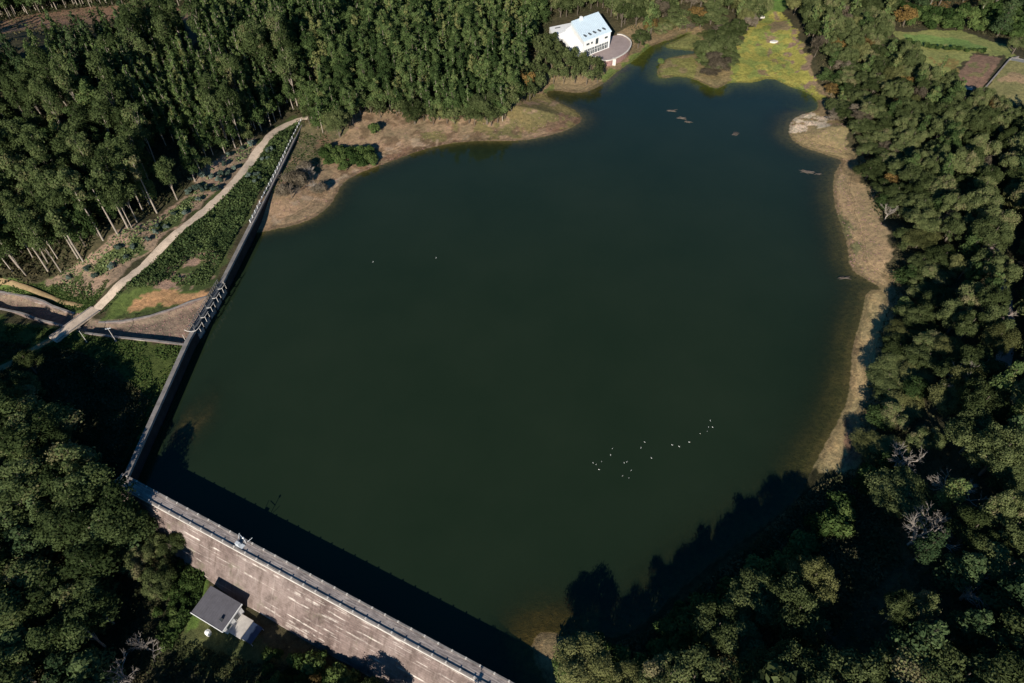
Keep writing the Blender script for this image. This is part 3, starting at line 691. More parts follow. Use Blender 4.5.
# lower white wing on the left
def loc(px, py, z):
    p = np.array(P(px, py, z)[:2])-c4[0]; return (float(p @ ex), float(p @ ey))
w3 = [loc(572.0,24.8,7.2), loc(583.2,42.5,7.0), loc(581.5,51,4.6), loc(575.5,53,4.2), loc(559.5,34.5,4.2)]
zz = [7.2-zg, 7.0-zg, 4.6-zg, 4.2-zg, 4.2-zg]
MB().prism(w3, -1.5, [z-.3 for z in zz]).build('annexe_wall', M['white'], wb)
MB().prism(w3, [z-.3 for z in zz], zz).build('annexe_roof', M['white'], wb)
w4 = [loc(549.5,27.2,5.6), loc(572,22.5,5.6), loc(574,28,5.6), loc(560,34,5.6), loc(551.5,33,5.6)]
MB().prism(w4, -1.5, 2.9).build('side_wing_wall', M['white'], wb)
r4 = MB().prism(w4, 2.9, 3.2).build('side_wing_roof', M['white'], wb)
e0 = loc(555,28.6,5.6); e1 = loc(560,27.6,5.6); MB().tube([(e0[0],e0[1],3.3),(e1[0],e1[1],3.3)], .25, 4).build('skylight', M['darkmetal'], r4)
# terrace
tp_ = [(x, y) for x, y in ((612,36),(620,34.6),(626,37),(631,41.5),(631,46.5),(627,52.5),(618,58),(607,62),(600,60),(592,56),(583,56),(584,50))]
tw = chaikin([P(x, y, 2.3)[:2] for x, y in tp_]+[P(612, 36, 2.3)[:2]], 2)
ter = empty('curved_terrace', (0, 0, 0), 0, 'pinkish paved terrace with a curved reddish retaining wall before the white building', 'terrace')
MB().prism([tuple(p) for p in tw[:-1]], -1, 2.3).build('retaining_wall', M['pinkwall'], ter)
MB().prism(inset([tuple(p) for p in tw[:-1]], .03), 2.3, 2.38).build('paving', M['paving'], ter)
arc = [p for p in tw if True][4:-12]
MB().sweep(arc, [(.22,2.38),(.22,2.75),(-.22,2.75),(-.22,2.38)]).build('parapet', M['concrete_pale'], ter, .03)
bt_ = MB(); q0 = P(614, 61, 1.5); bt_.box(q0[0]-.6, q0[0]+.6, q0[1]-.8, q0[1]+.6, -.5, 2.5); bt_.build('buttress', M['concrete_pale'], ter)

# field walls and hedges in the upper right
def fwall(px, lab, h=1.1, mat='concrete_pale', thick=.35):
    ln = densify(np.array([PT(a, b)[:2] for a, b in px]), 2.0); zz = HT(ln)
    root = empty('field_wall', (0, 0, 0), 0, lab, 'wall', 'walls round the garden plots'); t = thick/2
    MB().sweep(ln, lambda i: [(t, zz[i]-.6), (t, zz[i]+h-.12), (-t, zz[i]+h-.12), (-t, zz[i]-.6)]).build('wall_body', M[mat], root)
    MB().sweep(ln, lambda i: [(t+.05, zz[i]+h-.12), (t+.05, zz[i]+h), (-t-.05, zz[i]+h), (-t-.05, zz[i]+h-.12)]).build('coping', M['concrete'], root)
fwall([(1018,58),(1009,60.5),(994,78),(982,92)], 'pale wall between the brown plot and the green plot, upper right', .7, 'concrete', .25)
fwall([(952,83),(962,88),(972,90)], 'short white wall along the near end of the brown plot', 1.0, 'white')
fwall([(1040,67),(1024,62.5),(1010,60)], 'dark wall along the far edge of the greener plot', 1.0, 'darkmetal')
# small white marsh hut / stones
for (px, py, lab) in ((761, 17.5, 'pale slab beside the narrow end of the yellow marsh'), (773.5, 42, 'pale flat rock lying in the middle of the yellow marsh')):
    p = PT(px, py); m_ = MB(); n_ = 9
    pl = [(1.7*math.cos(2*math.pi*k/n_)*random.uniform(.8,1.1), .9*math.sin(2*math.pi*k/n_)*random.uniform(.8,1.1)) for k in range(n_)]
    m_.prism(pl, -.2, [random.uniform(.35,.5) for _ in pl]); o = m_.build('flat_rock', M['concrete_pale'], None, .08); o.location = p; tag(o, lab, 'rock')

# ------------------------------------------------------------------ tree kit
def leafquads(c, nrm, size, asp=.62, jit=.42):
    n = len(c); r = R.normal(size=(n, 3)); nn = nrm+r*jit; nn /= np.linalg.norm(nn, axis=1)[:, None]+1e-9
    u = np.cross(nn, R.normal(size=(n, 3))); u /= np.linalg.norm(u, axis=1)[:, None]+1e-9; v = np.cross(nn, u)
    s = size*(.6+.8*R.random(n))[:, None]; a = u*s*.5; b = v*s*.5*asp
    V = np.stack([c-a, c-b+nn*s*.08, c+a, c+b-nn*s*.08], 1)
    return V.reshape(-1, 3), np.arange(4*n).reshape(n, 4)
def lobeleaves(lobes, n, size, zmin=-.35, asp=.62, squash=1.0):
    L_ = np.array(lobes, float); w = L_[:, 3]**2; w /= w.sum(); k = R.choice(len(L_), int(n*1.5), p=w)
    d = R.normal(size=(len(k), 3)); d /= np.linalg.norm(d, axis=1)[:, None]
    low = d[:, 2] < zmin; d[low, 2] *= -1
    rad = L_[k, 3]*(.45+.62*R.random(len(k))**.6+.25*(R.random(len(k)) < .1)); d2 = d.copy(); d2[:, 2] *= squash
    c = L_[k, :3]+d2*rad[:, None]
    keep = np.ones(len(k), bool)
    for i in range(len(L_)):
        dd = np.linalg.norm(c-L_[i, :3], axis=1); keep &= ~((dd < L_[i, 3]*.55) & (k != i))
    c = c[keep][:n]; d = d[keep][:n]; k = k[keep][:n]
    lt = R.normal(0, .13, len(L_))
    tint = .46+lt[k]+R.normal(0, .10, len(k))
    V, Qd = leafquads(c, d, size, asp)
    return V, Qd, tint
def tubes_np(segs, n=5):                                        # segs: list of (points, radii)
    mb = MB()
    for p, r in segs: mb.tube(p, r, n)
    return mb
def broad_lobes(h, r, flat=.55, nl=16):
    ex_ = random.uniform(.75, 1.25); sh_ = random.uniform(-.2, .2)*r
    lob = [(0, 0, h*.64, r*.45)]
    for _ in range(nl):
        a = random.uniform(0, 2*math.pi); q = r*math.sqrt(random.uniform(.08, .75)); zc = h*.60+h*.24*(1-(q/r)**2)+random.uniform(-.12, .10)*h
        if random.random() < .25: zc -= h*.2
        lob.append((q*math.cos(a)*ex_+sh_, q*math.sin(a)/ex_, zc, r*random.choice((.14, .18, .22, .27, .34))*random.uniform(.9, 1.15)))
    return lob
def euc_lobes(h, r, nl=13):
    lob = []
    base = random.uniform(.38, .52)
    for i in range(nl):
        u = (i+.5)/nl; z = h*(base+(.97-base)*u); rr = r*(.55+.55*math.sin(math.pi*min(1, .15+u*.85)))*random.uniform(.6, 1.1)
        a = random.uniform(0, 2*math.pi); lob.append((rr*.55*math.cos(a), rr*.55*math.sin(a), z, max(.5, rr*random.uniform(.5, .75))))
    return lob
def cone_lobes(h, r, nl=16):
    lob = []
    for i in range(nl):
        u = i/(nl-1); z = h*(.22+.76*u); q = r*(1-u)**.8+.25; a = i*2.4
        lob.append((q*.6*math.cos(a), q*.6*math.sin(a), z, q*.5+.3))
    return lob
def shrub_lobes(h, r, nl=8):
    lob = [(0, 0, h*.5, r*.6)]
    for i in range(nl):
        a = random.uniform(0, 6.28); q = r*random.uniform(.3, .7); lob.append((q*math.cos(a), q*math.sin(a), h*random.uniform(.3, .62), r*random.uniform(.28, .42)))
    return lob
KINDS = {}
def limbs(h, r, lobes, rad, frac=.92, n=6):
    segs = [([(0, 0, -.6), (random.uniform(-.1,.1)*r, random.uniform(-.1,.1)*r, h*.35), (0, 0, h*.6), (0, 0, h*frac)], [rad*1.25, rad*.9, rad*.6, rad*.2])]
    for lb in random.sample(lobes, min(n, len(lobes))):
        z0 = lb[2]*random.uniform(.45, .7); segs.append(([(0, 0, z0), (lb[0]*.5, lb[1]*.5, (z0+lb[2])/2+.2), (lb[0], lb[1], lb[2])], [rad*.42, rad*.3, rad*.1]))
    return segs
def protos(kind, n, h, r, leafn, leafsize, mat, barkm, fn, rad, lite=(0, 0), nl=None):
    lst = []
    for i in range(n):
        hh_ = h*random.uniform(.92, 1.08); rr_ = r*random.uniform(.9, 1.1)
        lob = fn(hh_, rr_) if nl is None else fn(hh_, rr_, nl=nl)
        V, Qd, t = lobeleaves(lob, leafn, leafsize)
        cm = npmesh(kind+'_crown', V, Qd, [M[mat]], tint=t)
        tm_b = tubes_np(limbs(hh_, rr_, lob, rad)); tm = D.meshes.new(kind+'_trunk'); tm.from_pydata(tm_b.v, [], tm_b.f); tm.materials.append(M[barkm]); tm.update()
        lv = lobeleaves(lob, lite[0], lite[1]) if lite[0] else None
        lt = MB().tube([(0, 0, -.6), (0, 0, hh_*.5), (0, 0, hh_*.85)], [rad*1.2, rad*.8, rad*.3], 4) if lite[0] else None
        lst.append((cm, tm, lv, lt))
    KINDS[kind] = (lst, mat, barkm)
protos('eucalyptus', 8, 17, 2.7, 3000, .44, 'leaf_euc', 'bark_pale', euc_lobes, .15, (560, .9))
def wood_lobes(h, r, nl=15):
    lob = []
    for i in range(nl):
        u = (i+.5)/nl; z = h*(.12+.84*u); rr = r*(.5+.6*math.sin(math.pi*min(1, .25+u*.75)))*random.uniform(.6, 1.1)
        a = random.uniform(0, 2*math.pi); lob.append((rr*.55*math.cos(a), rr*.55*math.sin(a), z, max(.5, rr*random.uniform(.5, .8))))
    return lob
def spire_lobes(h, r, nl=13):
    lob = []
    for i in range(nl):
        u = (i+.5)/nl; z = h*(.30+.68*u); rr = r*(1.05-.85*u)*random.uniform(.7, 1.15)+.12
        a = random.uniform(0, 2*math.pi); lob.append((rr*.45*math.cos(a), rr*.45*math.sin(a), z, max(.35, rr*.65)))
    return lob
protos('plantation', 8, 13, 1.9, 1300, .42, 'leaf_wood', 'bark_pale', spire_lobes, .13, (330, .72))
protos('brownleaf', 3, 8.5, 4.0, 8000, .27, 'leaf_brown', 'bark', broad_lobes, .2, nl=36)
protos('brownshrub', 3, 4.5, 3.2, 6000, .26, 'leaf_brown', 'bark', shrub_lobes, .12, nl=16)
protos('woodland', 8, 12, 2.5, 2300, .50, 'leaf_wood', 'bark', wood_lobes, .2, (560, .85))
protos('broadleaf', 12, 10, 4.3, 12000, .31, 'leaf_oak', 'bark', broad_lobes, .28, (1100, .8), nl=46)
protos('pine', 4, 15, 3.0, 2400, .5, 'leaf_pine', 'bark', cone_lobes, .26, (560, .85))
protos('autumn', 3, 8, 3.6, 2200, .5, 'leaf_autumn', 'bark', broad_lobes, .24, (0, 0), nl=34)
protos('willow', 3, 8, 4.6, 15000, .24, 'leaf_willow', 'bark', broad_lobes, .22, (0, 0), nl=44)
protos('shrub', 5, 2.2, 1.7, 900, .34, 'leaf_shrub', 'bark', shrub_lobes, .07, (160, .6))
protos('young', 4, 2.6, 1.1, 420, .42, 'leaf_blue', 'bark', shrub_lobes, .06)
def bare_mesh(h, r, matn, fine=True):
    mb = MB()
    def grow(p, d, ln, rad, lev):
        mid = p+d*ln*.5+Vector([random.gauss(0, .06*ln) for _ in range(3)]); e = p+d*ln
        mb.tube([p, mid, e], [rad, rad*.8, rad*.55], 4 if lev < 2 else 3)
        if lev >= 4: return
        for _ in range(random.choice((3, 3, 4)) if lev else 6):
            nd = (d+Vector((random.gauss(0, .5), random.gauss(0, .5), random.gauss(.12, .25)))).normalized()
            grow(p+d*ln*random.uniform(.55, 1), nd, ln*random.uniform(.55, .78), rad*.55, lev+1)
    grow(Vector((0, 0, -.3)), Vector((0, 0, 1)), h*.33, r, 0)
    m = D.meshes.new('bare_branches'); m.from_pydata(mb.v, [], mb.f); m.materials.append(M[matn]); m.update()
    return m
BARE = {'twig': [bare_mesh(8, .2, 'twig') for _ in range(3)], 'twig_brown': [bare_mesh(7, .16, 'twig_brown') for _ in range(3)]}

NAMES = dict(brownleaf='browning_tree', plantation='young_plantation_tree', brownshrub='brown_shrub', woodland='woodland_tree', eucalyptus='eucalyptus_tree', broadleaf='broadleaf_tree', pine='pine_tree', autumn='autumn_tree', willow='willow_tree', shrub='shrub', young='young_eucalyptus')
CATS = dict(brownleaf='tree', plantation='tree', brownshrub='shrub', woodland='tree', eucalyptus='eucalyptus tree', broadleaf='broadleaf tree', pine='pine tree', autumn='broadleaf tree', willow='willow', shrub='shrub', young='young tree')
def place_tree(kind, x, y, z, s, sz, label, group):
    lst, _, _ = KINDS[kind]; cm, tm, _, _ = random.choice(lst)
    o = D.objects.new(NAMES[kind], None); COL.objects.link(o); o.empty_display_size = .5
    o.location = (x, y, z-.1); o.scale = (s, s, sz); o.rotation_euler = (random.gauss(0, .03), random.gauss(0, .03), random.uniform(0, 6.28))
    c = D.objects.new('crown', cm); t = D.objects.new('trunk', tm)
    for q in (c, t): COL.objects.link(q); q.parent = o
    o['label'] = label; o['category'] = CATS[kind]
    if group: o['group'] = group
    return o
def bare_tree(px, py, mat, h, label, name='bare_tree', w=1.0):
    p = PT(px, py); o = empty(name, (p[0], p[1], p[2]-.1), random.uniform(0, 6), label, 'bare tree'); k = h*(1.02 if px > 850 else 1)/8.0; o.scale = (k*w, k*w, k)
    link('branches', random.choice(BARE[mat]), o); return o

# scatter with a jittered hexagonal-ish grid; candidates carry everything needed
CAND = {k: [] for k in KINDS}
def region(kind, poly_px, z, spacing, hs, rs, desc, group, holes=(), prob=1.0, mixk=None):
    poly = PLT(poly_px); x0, y0 = poly.min(0); x1, y1 = poly.max(0)
    xs = np.arange(x0, x1, spacing); ys = np.arange(y0, y1, spacing*.87); pts_ = []
    for j, yy in enumerate(ys):
        for xx in xs: pts_.append((xx+(j % 2)*spacing/2+random.uniform(-.33, .33)*spacing, yy+random.uniform(-.33, .33)*spacing))
    A = np.array(pts_); k = inpoly(A[:, 0], A[:, 1], poly)
    for hpx in holes: k &= ~inpoly(A[:, 0], A[:, 1], PLT(hpx))
    k &= R.random(len(A)) < prob; A = A[k]
    if len(A) == 0: return
    Z = H(A[:, 0], A[:, 1]); inl_ = inpoly(A[:, 0], A[:, 1], LAKE); dl = dline(A[:, 0], A[:, 1], LANE); dt = dline(A[:, 0], A[:, 1], TRACK)
    ds = dline(A[:, 0], A[:, 1], SHORE)
    for idx, ((x, y), zz_, il, d1, d2) in enumerate(zip(A, Z, inl_, dl, dt)):
        if il or d1 < 2.1 or d2 < 2.0: continue
        kk = kind
        if mixk and random.random() < mixk[1]: kk = mixk[0]
        elif kind == 'broadleaf' and x > 50:
            q0 = random.random(); kk = 'woodland' if q0 < .16 else 'willow' if q0 < .24 else 'brownleaf' if q0 < .31 else kk
        hv = random.uniform(*hs)
        if x > 58 and y > 60 and kk != 'shrub': hv *= .42+.58*float(smooth(8, 26, ds[idx]))
        CAND[kk].append((x, y, zz_, random.uniform(*rs), hv, desc, group))
H1 = [[(-60,76),(-60,30),(0,22),(60,10),(160,4),(182,8),(176,30),(110,48),(50,62),(0,74)], [(180,8),(204,6),(212,75),(194,78)], [(152,186),(165,158),(196,140),(214,150),(178,196),(160,212)], [(551,62),(546,24),(572,17),(600,9),(618,26),(640,44),(632,60),(600,66)]]
region('plantation', [(-80,-40),(160,-40),(160,100),(-80,120)], 20, 3.2, (.8,1.15), (.7,1.05), 'around the forest clearing, upper left hillside', 'hillside trees, upper left', H1, mixk=('pine', .12))
region('eucalyptus', [(-80,120),(110,105),(160,140),(160,208),(128,234),(84,265),(50,277),(20,284),(-80,286)], 8, 4.4, (.8,1.2), (.85,1.2), 'in the tall stand left of the dirt track', 'tall stand left of the dirt track', H1, mixk=('woodland', .3))
region('plantation', [(110,105),(160,40),(300,40),(300,112),(285,117),(264,130),(244,146),(216,162),(180,202),(160,210),(160,140)], 10, 3.2, (.85,1.25), (.9,1.2), 'above the upper end of the dirt track', 'dense wood above the upper end of the track', H1, mixk=('eucalyptus', .12))
region('plantation', [(160,-40),(340,-40),(340,45),(160,45)], 16, 3.2, (.85,1.25), (.8,1.15), 'in the high wood, top left of centre', 'high wood at the top left of centre', H1, mixk=('woodland', .12))
region('woodland', [(300,45),(340,-40),(545,-40),(545,20),(530,40),(528,66),(516,107),(500,124),(470,127),(452,124),(420,121),(405,114),(360,117),(350,130),(330,136),(312,130),(303,119)], 7, 3.9, (.65,1.05), (.75,1.1), 'between the brown beach and the white building', 'wood between beach and white building', H1, mixk=('plantation', .35))
region('broadleaf', [(505,100),(530,66),(548,64),(566,68),(590,70),(604,74),(608,80),(600,84),(575,86),(545,90)], 3.5, 4.2, (.5,.72), (.38,.55), 'by the shore in front of the white building', 'shore trees before the white building')
region('broadleaf', [(536,44),(552,42),(560,54),(580,64),(604,70),(590,76),(545,70),(534,60)], 3, 3.6, (.45,.6), (.36,.46), 'hugging the lower left side of the white building', 'small trees hugging the white building')
region('broadleaf', [(548,20),(572,14),(600,5),(618,14),(628,26),(616,24),(602,9),(572,17),(548,23)], 3, 4.2, (.6,.8), (.5,.7), 'right behind the roof of the white building', 'trees right behind the white building')
region('broadleaf', [(545,-40),(760,-40),(765,12),(760,30),(745,36),(735,26),(712,31),(690,31),(668,35),(648,41),(636,36),(620,27),(600,10),(568,17),(545,20)], 3, 5.2, (.7,1.05), (.65,.95), 'in the wood behind the white building and marsh', 'wood behind the white building', mixk=('autumn', .03))
region('broadleaf', [(700,70),(698,50),(708,38),(726,30),(738,32),(733,50),(728,68),(716,80)], 1, 4.0, (.65,.85), (.75,.95), 'on the wooded spit beside the yellow marsh', 'wooded spit beside the marsh')
region('broadleaf', [(784,-30),(900,-30),(878,40),(900,66),(922,86),(950,106),(984,116),(1000,124),(1110,134),(1110,150),(860,150),(848,132),(830,120),(824,100),(812,62),(796,32)], 5, 4.9, (.8,1.1), (.74,.92), 'between the yellow marsh and the garden plots', 'wood between the marsh and the garden plots', mixk=('autumn', .04))
region('broadleaf', [(860,150),(980,150),(985,210),(992,260),(902,262),(897,240),(893,220),(878,212),(866,190)], 4, 4.9, (.8,1.15), (.76,.95), 'on the right bank behind the upper tan beach', 'right bank wood behind the upper beach', mixk=('autumn', .03))
region('broadleaf', [(900,262),(992,262),(1006,310),(1000,370),(882,378),(889,340),(900,310)], 4, 5.1, (.85,1.2), (.8,1.0), 'on the right bank behind the narrow middle beach', 'right bank wood behind the middle beach')
region('broadleaf', [(882,378),(1000,372),(990,440),(990,480),(874,480),(866,446),(874,410)], 4, 5.6, (.85,1.2), (.75,1.1), 'on the right bank above the shaded shore', 'right bank wood above the shaded shore', prob=.9)
region('broadleaf', [(992,150),(1110,150),(1110,480),(992,470),(1004,385),(1016,310),(1002,250)], 9, 5.4, (.85,1.25), (.75,1.05), 'beyond the pinkish lane at the right edge', 'wood beyond the lane at the right edge', mixk=('pine', .15))
BIG = [[(838,560),(905,552),(912,640),(850,650)], [(760,600),(850,590),(850,640),(770,655)]]
region('broadleaf', [(895,480),(985,480),(1110,480),(1110,760),(560,790),(575,745),(640,720),(690,705),(760,690),(850,650),(890,560)], 5, 6.4, (.75,1.2), (.5,1.4), 'in the shaded wood at the lower right', 'shaded wood at the lower right', prob=.64, mixk=('pine', .22))
region('broadleaf', [(640,672),(700,640),(740,612),(790,588),(810,600),(800,660),(760,690),(690,705),(640,720)], 4, 6.0, (.75,1.05), (.9,1.25), 'in the tall front row, shaded lower right shore', 'tall front row, lower right shore', prob=.85)
region('eucalyptus', [(890,-30),(1110,-30),(1110,30),(1024,30),(990,20),(960,14),(900,8)], 9, 7.0, (.6,.8), (.9,1.2), 'beyond the fields at the upper right corner', 'trees beyond the upper right fields', mixk=('pine', .5), prob=.85)
# downstream, lower left
region('eucalyptus', [(-90,405),(10,410),(50,425),(90,455),(112,495),(145,530),(124,620),(100,683),(90,780),(-90,780)], -5, 4.6, (.5,.85), (.7,1.5), 'in the shaded wood at the lower left', 'shaded wood at the lower left', prob=.85, mixk=('pine', .45))
region('broadleaf', [(-70,352),(20,362),(60,375),(70,400),(20,420),(-70,420)], -2, 6.5, (.55,.8), (.6,.85), 'beside the shaded track at the left edge', 'trees beside the shaded track', prob=.55)
region('broadleaf', [(150,500),(185,545),(165,600),(140,600),(135,530)], -5, 5, (.45,.65), (.5,.7), 'tucked against the shaded end of the dam', 'trees at the shaded end of the dam', prob=.8)
region('broadleaf', [(200,795),(300,800),(300,850),(120,850),(120,760)], -9, 6, (.8,1.0), (.8,1.0), 'below the dam behind the small house', 'trees below the small house', prob=.9)
region('broadleaf', [(760,688),(1040,688),(1040,770),(760,770)], 6, 6.0, (.9,1.2), (1.2,1.6), 'along the bottom edge at the lower right', 'tall trees along the bottom edge, lower right', prob=.8)
region('eucalyptus', [(50,455),(100,485),(150,540),(142,590),(60,570),(30,500)], -4, 4.6, (.7,.95), (1.2,1.5), 'towering over the shaded corner of the dam', 'towering eucalyptus at the dam corner', prob=.55)
region('eucalyptus', [(-80,410),(20,412),(66,446),(50,480),(-80,490)], -3, 4.8, (.7,.95), (1.15,1.45), 'by the shaded track at the left edge of the frame', 'tall eucalyptus by the shaded track', prob=.5)
region('broadleaf', [(303,122),(330,138),(350,132),(360,117),(405,117),(420,124),(452,127),(470,130),(500,126),(518,108),(545,88),(540,80),(510,100),(495,114),(470,117),(420,111),(380,107),(345,116),(330,126),(306,112)], 3, 3.6, (.5,.75), (.38,.58), 'along the wood edge above the brown beach', 'low round trees edging the brown beach')
region('broadleaf', [(168,200),(182,208),(216,168),(246,150),(264,136),(284,122),(282,112),(262,122),(240,140),(214,158)], 6, 4.2, (.45,.6), (.35,.5), 'at the wood edge above the dirt track', 'low round trees edging the dirt track', prob=.6)
# shrubs
region('shrub', [(320,158),(330,150),(376,153),(384,164),(350,170),(325,168)], 1, 2.4, (1.0,1.5), (1.0,1.4), 'in the dark green clump on the brown beach', 'dark green clump on the brown beach')
region('shrub', [(905,41),(985,52),(984,55),(905,45)], 6, 2.0, (.6,.9), (.6,.9), 'in the hedge row between the two green fields', 'hedge row between the green fields')
region('shrub', [(170,560),(185,565),(200,590),(180,640),(160,650),(150,620)], -7, 2.4, (.5,.8), (.5,.8), 'in the bright green scrub left of the small house', 'scrub left of the small house')
region('shrub', [(262,640),(300,655),(300,700),(260,700)], -7.5, 2.6, (.7,1.1), (.7,1.0), 'at the dam foot right of the small house', 'bushes at the dam foot right of the house')
region('shrub', [(560,655),(630,640),(690,610),(760,560),(800,540),(840,500),(868,470),(872,490),(800,560),(700,650),(600,690),(560,690)], 1.5, 3.4, (1.1,2.1), (1.2,2.2), 'along the shaded lower right shore', 'bushes along the shaded lower right shore', prob=.95)
region('shrub', [(892,8),(1024,14),(1024,40),(1000,40),(960,30),(900,28)], 7, 4.6, (1.3,2.4), (1.4,2.2), 'in the scrub beyond the green fields', 'scrub beyond the green fields', prob=.8)
region('shrub', [(292,652),(340,674),(400,706),(470,745),(400,750),(300,705)], -7, 3.0, (1.0,1.7), (1.1,1.9), 'along the dam foot at the bottom edge', 'bushes along the dam foot, bottom edge')
region('young', [(176,188),(210,165),(255,142),(262,150),(235,180),(200,205),(175,212)], 5, 2.8, (.6,1.1), (.7,1.2), 'on the slope above the dirt track', 'young trees above the dirt track', prob=.6)
region('young', [(60,283),(110,256),(160,222),(176,212),(190,212),(130,262),(90,290)], 4, 3.4, (.5,1.0), (.7,1.1), 'on the cut bank left of the dirt track', 'young trees on the cut bank', prob=.85)
region('young', [(240,180),(262,158),(282,138),(276,160),(262,180),(248,190)], 3.5, 3.0, (.6,1.0), (.7,1.2), 'between the bend of the track and the wing wall', 'young trees between track and wall', prob=.7)

def proj(x, y, z):
    v = np.array([x, y, z-CAMZ]); xc = v[0]; yc = v[1]*math.cos(TH)+v[2]*math.sin(TH); zc = -v[1]*math.sin(TH)+v[2]*math.cos(TH)
    return (512+F*xc/-zc, 341.5-F*yc/-zc, -zc) if zc < 0 else (9999, 9999, 1)
SIZEW = {'brownleaf': ('small dull', 'mid-size dull', 'large dull'), 'plantation': ('short slender', 'mid-height slender', 'tall slender'), 'brownshrub': ('low', 'mid-size', 'tall'), 'woodland': ('short narrow', 'mid-height narrow', 'tall narrow'), 'eucalyptus': ('short slim', 'mid-height slim', 'tall slim'), 'pine': ('small dark', 'mid-size dark', 'tall dark'), 'broadleaf': ('small round-crowned', 'mid-size round-crowned', 'large round-crowned'),
 'autumn': ('small brownish', 'mid-size brownish', 'large brownish'), 'shrub': ('low leafy', 'mid-size leafy', 'tall leafy'), 'young': ('low blue-green', 'mid-height blue-green', 'tall blue-green'), 'willow': ('small', 'mid-size', 'large')}
NOUN = dict(brownleaf='browning tree', willow='pale willow', plantation='pointed tree', brownshrub='brown shrub', woodland='leafy tree', eucalyptus='eucalyptus', pine='pine', broadleaf='broadleaf tree', autumn='broadleaf tree', shrub='shrub', young='young eucalyptus')
rest = {k: [] for k in KINDS}
for kind, L_ in CAND.items():
    sc_ = []
    for c in L_:
        h0 = {'eucalyptus': 17, 'plantation': 13, 'woodland': 12, 'pine': 15, 'broadleaf': 10, 'autumn': 8, 'shrub': 2.2, 'young': 2.6}.get(kind, 8)
        px, py, d_ = proj(c[0], c[1], c[2]+h0*c[4]*.7); vis = (-15 < px < 1040) and (-12 < py < 700)
        sc_.append((-(1000 if vis else 0)-c[3]*100/d_, c))
    sc_.sort(key=lambda t: t[0])
    lim = 296
    hs = sorted(c[4] for _, c in sc_[:lim]); n = len(hs)
    if not n: continue
    t1, t2 = hs[n//3], hs[2*n//3]
    for i, (_, c) in enumerate(sc_):
        if i < lim:
            w = 0 if c[4] < t1 else 1 if c[4] < t2 else 2
            place_tree(kind, c[0], c[1], c[2], c[3], c[4], f'{SIZEW[kind][w]} {NOUN[kind]} {c[5]}', f'{["lower","mid-height","taller"][w]} {NOUN[kind]}s: {c[6]}')
        else: rest[kind].append(c)
    print(kind, len(L_), 'rest', len(rest[kind]))
def stuff_trees(name, kind, label, cat):
    lst, mat, barkm = KINDS[kind]; L_ = rest[kind]
    if not L_: return
    VV = []; QQ = []; TT = []; MI = []; off = 0
    for c in L_:
        _, _, lv, lt = random.choice(lst)
        a = random.uniform(0, 6.28); ca, sa = math.cos(a), math.sin(a)
        tb = np.array(lt.v); tq = np.array([f for f in lt.f if len(f) == 4][:8])
        tr = random.uniform(-.25, .25)
        for V, Qd, t, m in ((lv[0], lv[1], lv[2]+tr, 0), (tb, tq, np.full(len(tq), .5), 1)):
            W = np.column_stack([(V[:, 0]*ca-V[:, 1]*sa)*c[3]+c[0], (V[:, 0]*sa+V[:, 1]*ca)*c[3]+c[1], V[:, 2]*c[4]+c[2]-.1])
            VV.append(W); QQ.append(Qd+off); TT.append(t); MI.append(np.full(len(Qd), m)); off += len(V)
    o = link(name, npmesh(name, np.vstack(VV), np.vstack(QQ), [M[mat], M[barkm]], tint=np.concatenate(TT), mi=np.concatenate(MI)))
    tag(o, label, cat, kind='stuff')
stuff_trees('eucalyptus_wood', 'eucalyptus', 'mass of farther slim eucalyptus filling the upper left hillside', 'woodland')
stuff_trees('broadleaf_wood', 'broadleaf', 'mass of farther round-crowned trees along the far and right banks', 'woodland')
stuff_trees('plantation_mass', 'plantation', 'mass of farther slender pointed trees on the upper left hillside', 'woodland')
stuff_trees('woodland_mass', 'woodland', 'mass of farther narrow leafy trees between track and white building', 'woodland')
stuff_trees('pine_wood', 'pine', 'mass of farther dark pines among the hillside eucalyptus', 'woodland')
stuff_trees('shrub_mass', 'shrub', 'mass of farther leafy shrubs', 'scrub')

# notable single trees
def single(kind, px, py, s, sz, label, name=None):
    p = PT(px, py); o = place_tree(kind, p[0], p[1], p[2], s, sz, label, None)
    if name: o.name = name
    return o
single('willow', 582, 672, 1.15, .85, 'pale yellow-green willow at the lake edge, bottom centre right of the dam end')
single('willow', 625, 690, .8, .8, 'smaller pale willow just right of the big one at the bottom edge')
single('willow', 800, 592, .95, 1.15, 'sunlit olive tree standing alone over dark shade, lower right', 'olive_green_tree')
single('shrub', 375, 133, 1.4, 1.7, 'round dark green bush alone in the middle of the brown beach')
single('broadleaf', 487, 124, 1.2, .98, 'big round tree standing forward at the edge of the brown beach')
single('autumn', 524, 92, 1.05, .95, 'orange-brown tree beside the shore left of the white building')
single('autumn', 650, 36, .8, .8, 'small reddish tree near the stream mouth right of the terrace')
single('shrub', 660, 64, 1.0, 1.0, 'small dark bush on the left tip of the marsh peninsula')
single('broadleaf', 638, 48, .8, .62, 'round bush at the water corner right of the curved terrace')
single('pine', 997, 36, 1.1, .75, 'dark conifer beside the garden plots at the upper right')
single('broadleaf', 1012, 54, .7, .65, 'dense bright green bush above the wall of the greener plot')
single('autumn', 903, 26, 1.1, .9, 'orange-brown tree at the left end of the green fields')
single('broadleaf', 458, 735, .6, .85, 'dark tree below the dam foot near the bottom edge, right one')
single('broadleaf', 378, 722, 1.05, 1.0, 'dark tree below the dam foot near the bottom edge, left one')
single('pine', 474, 738, .6, .82, 'narrow dark conifer rising below the dam at the bottom edge')
single('broadleaf', 345, 712, .6, .6, 'small dark tree at the dam foot near the bottom edge')
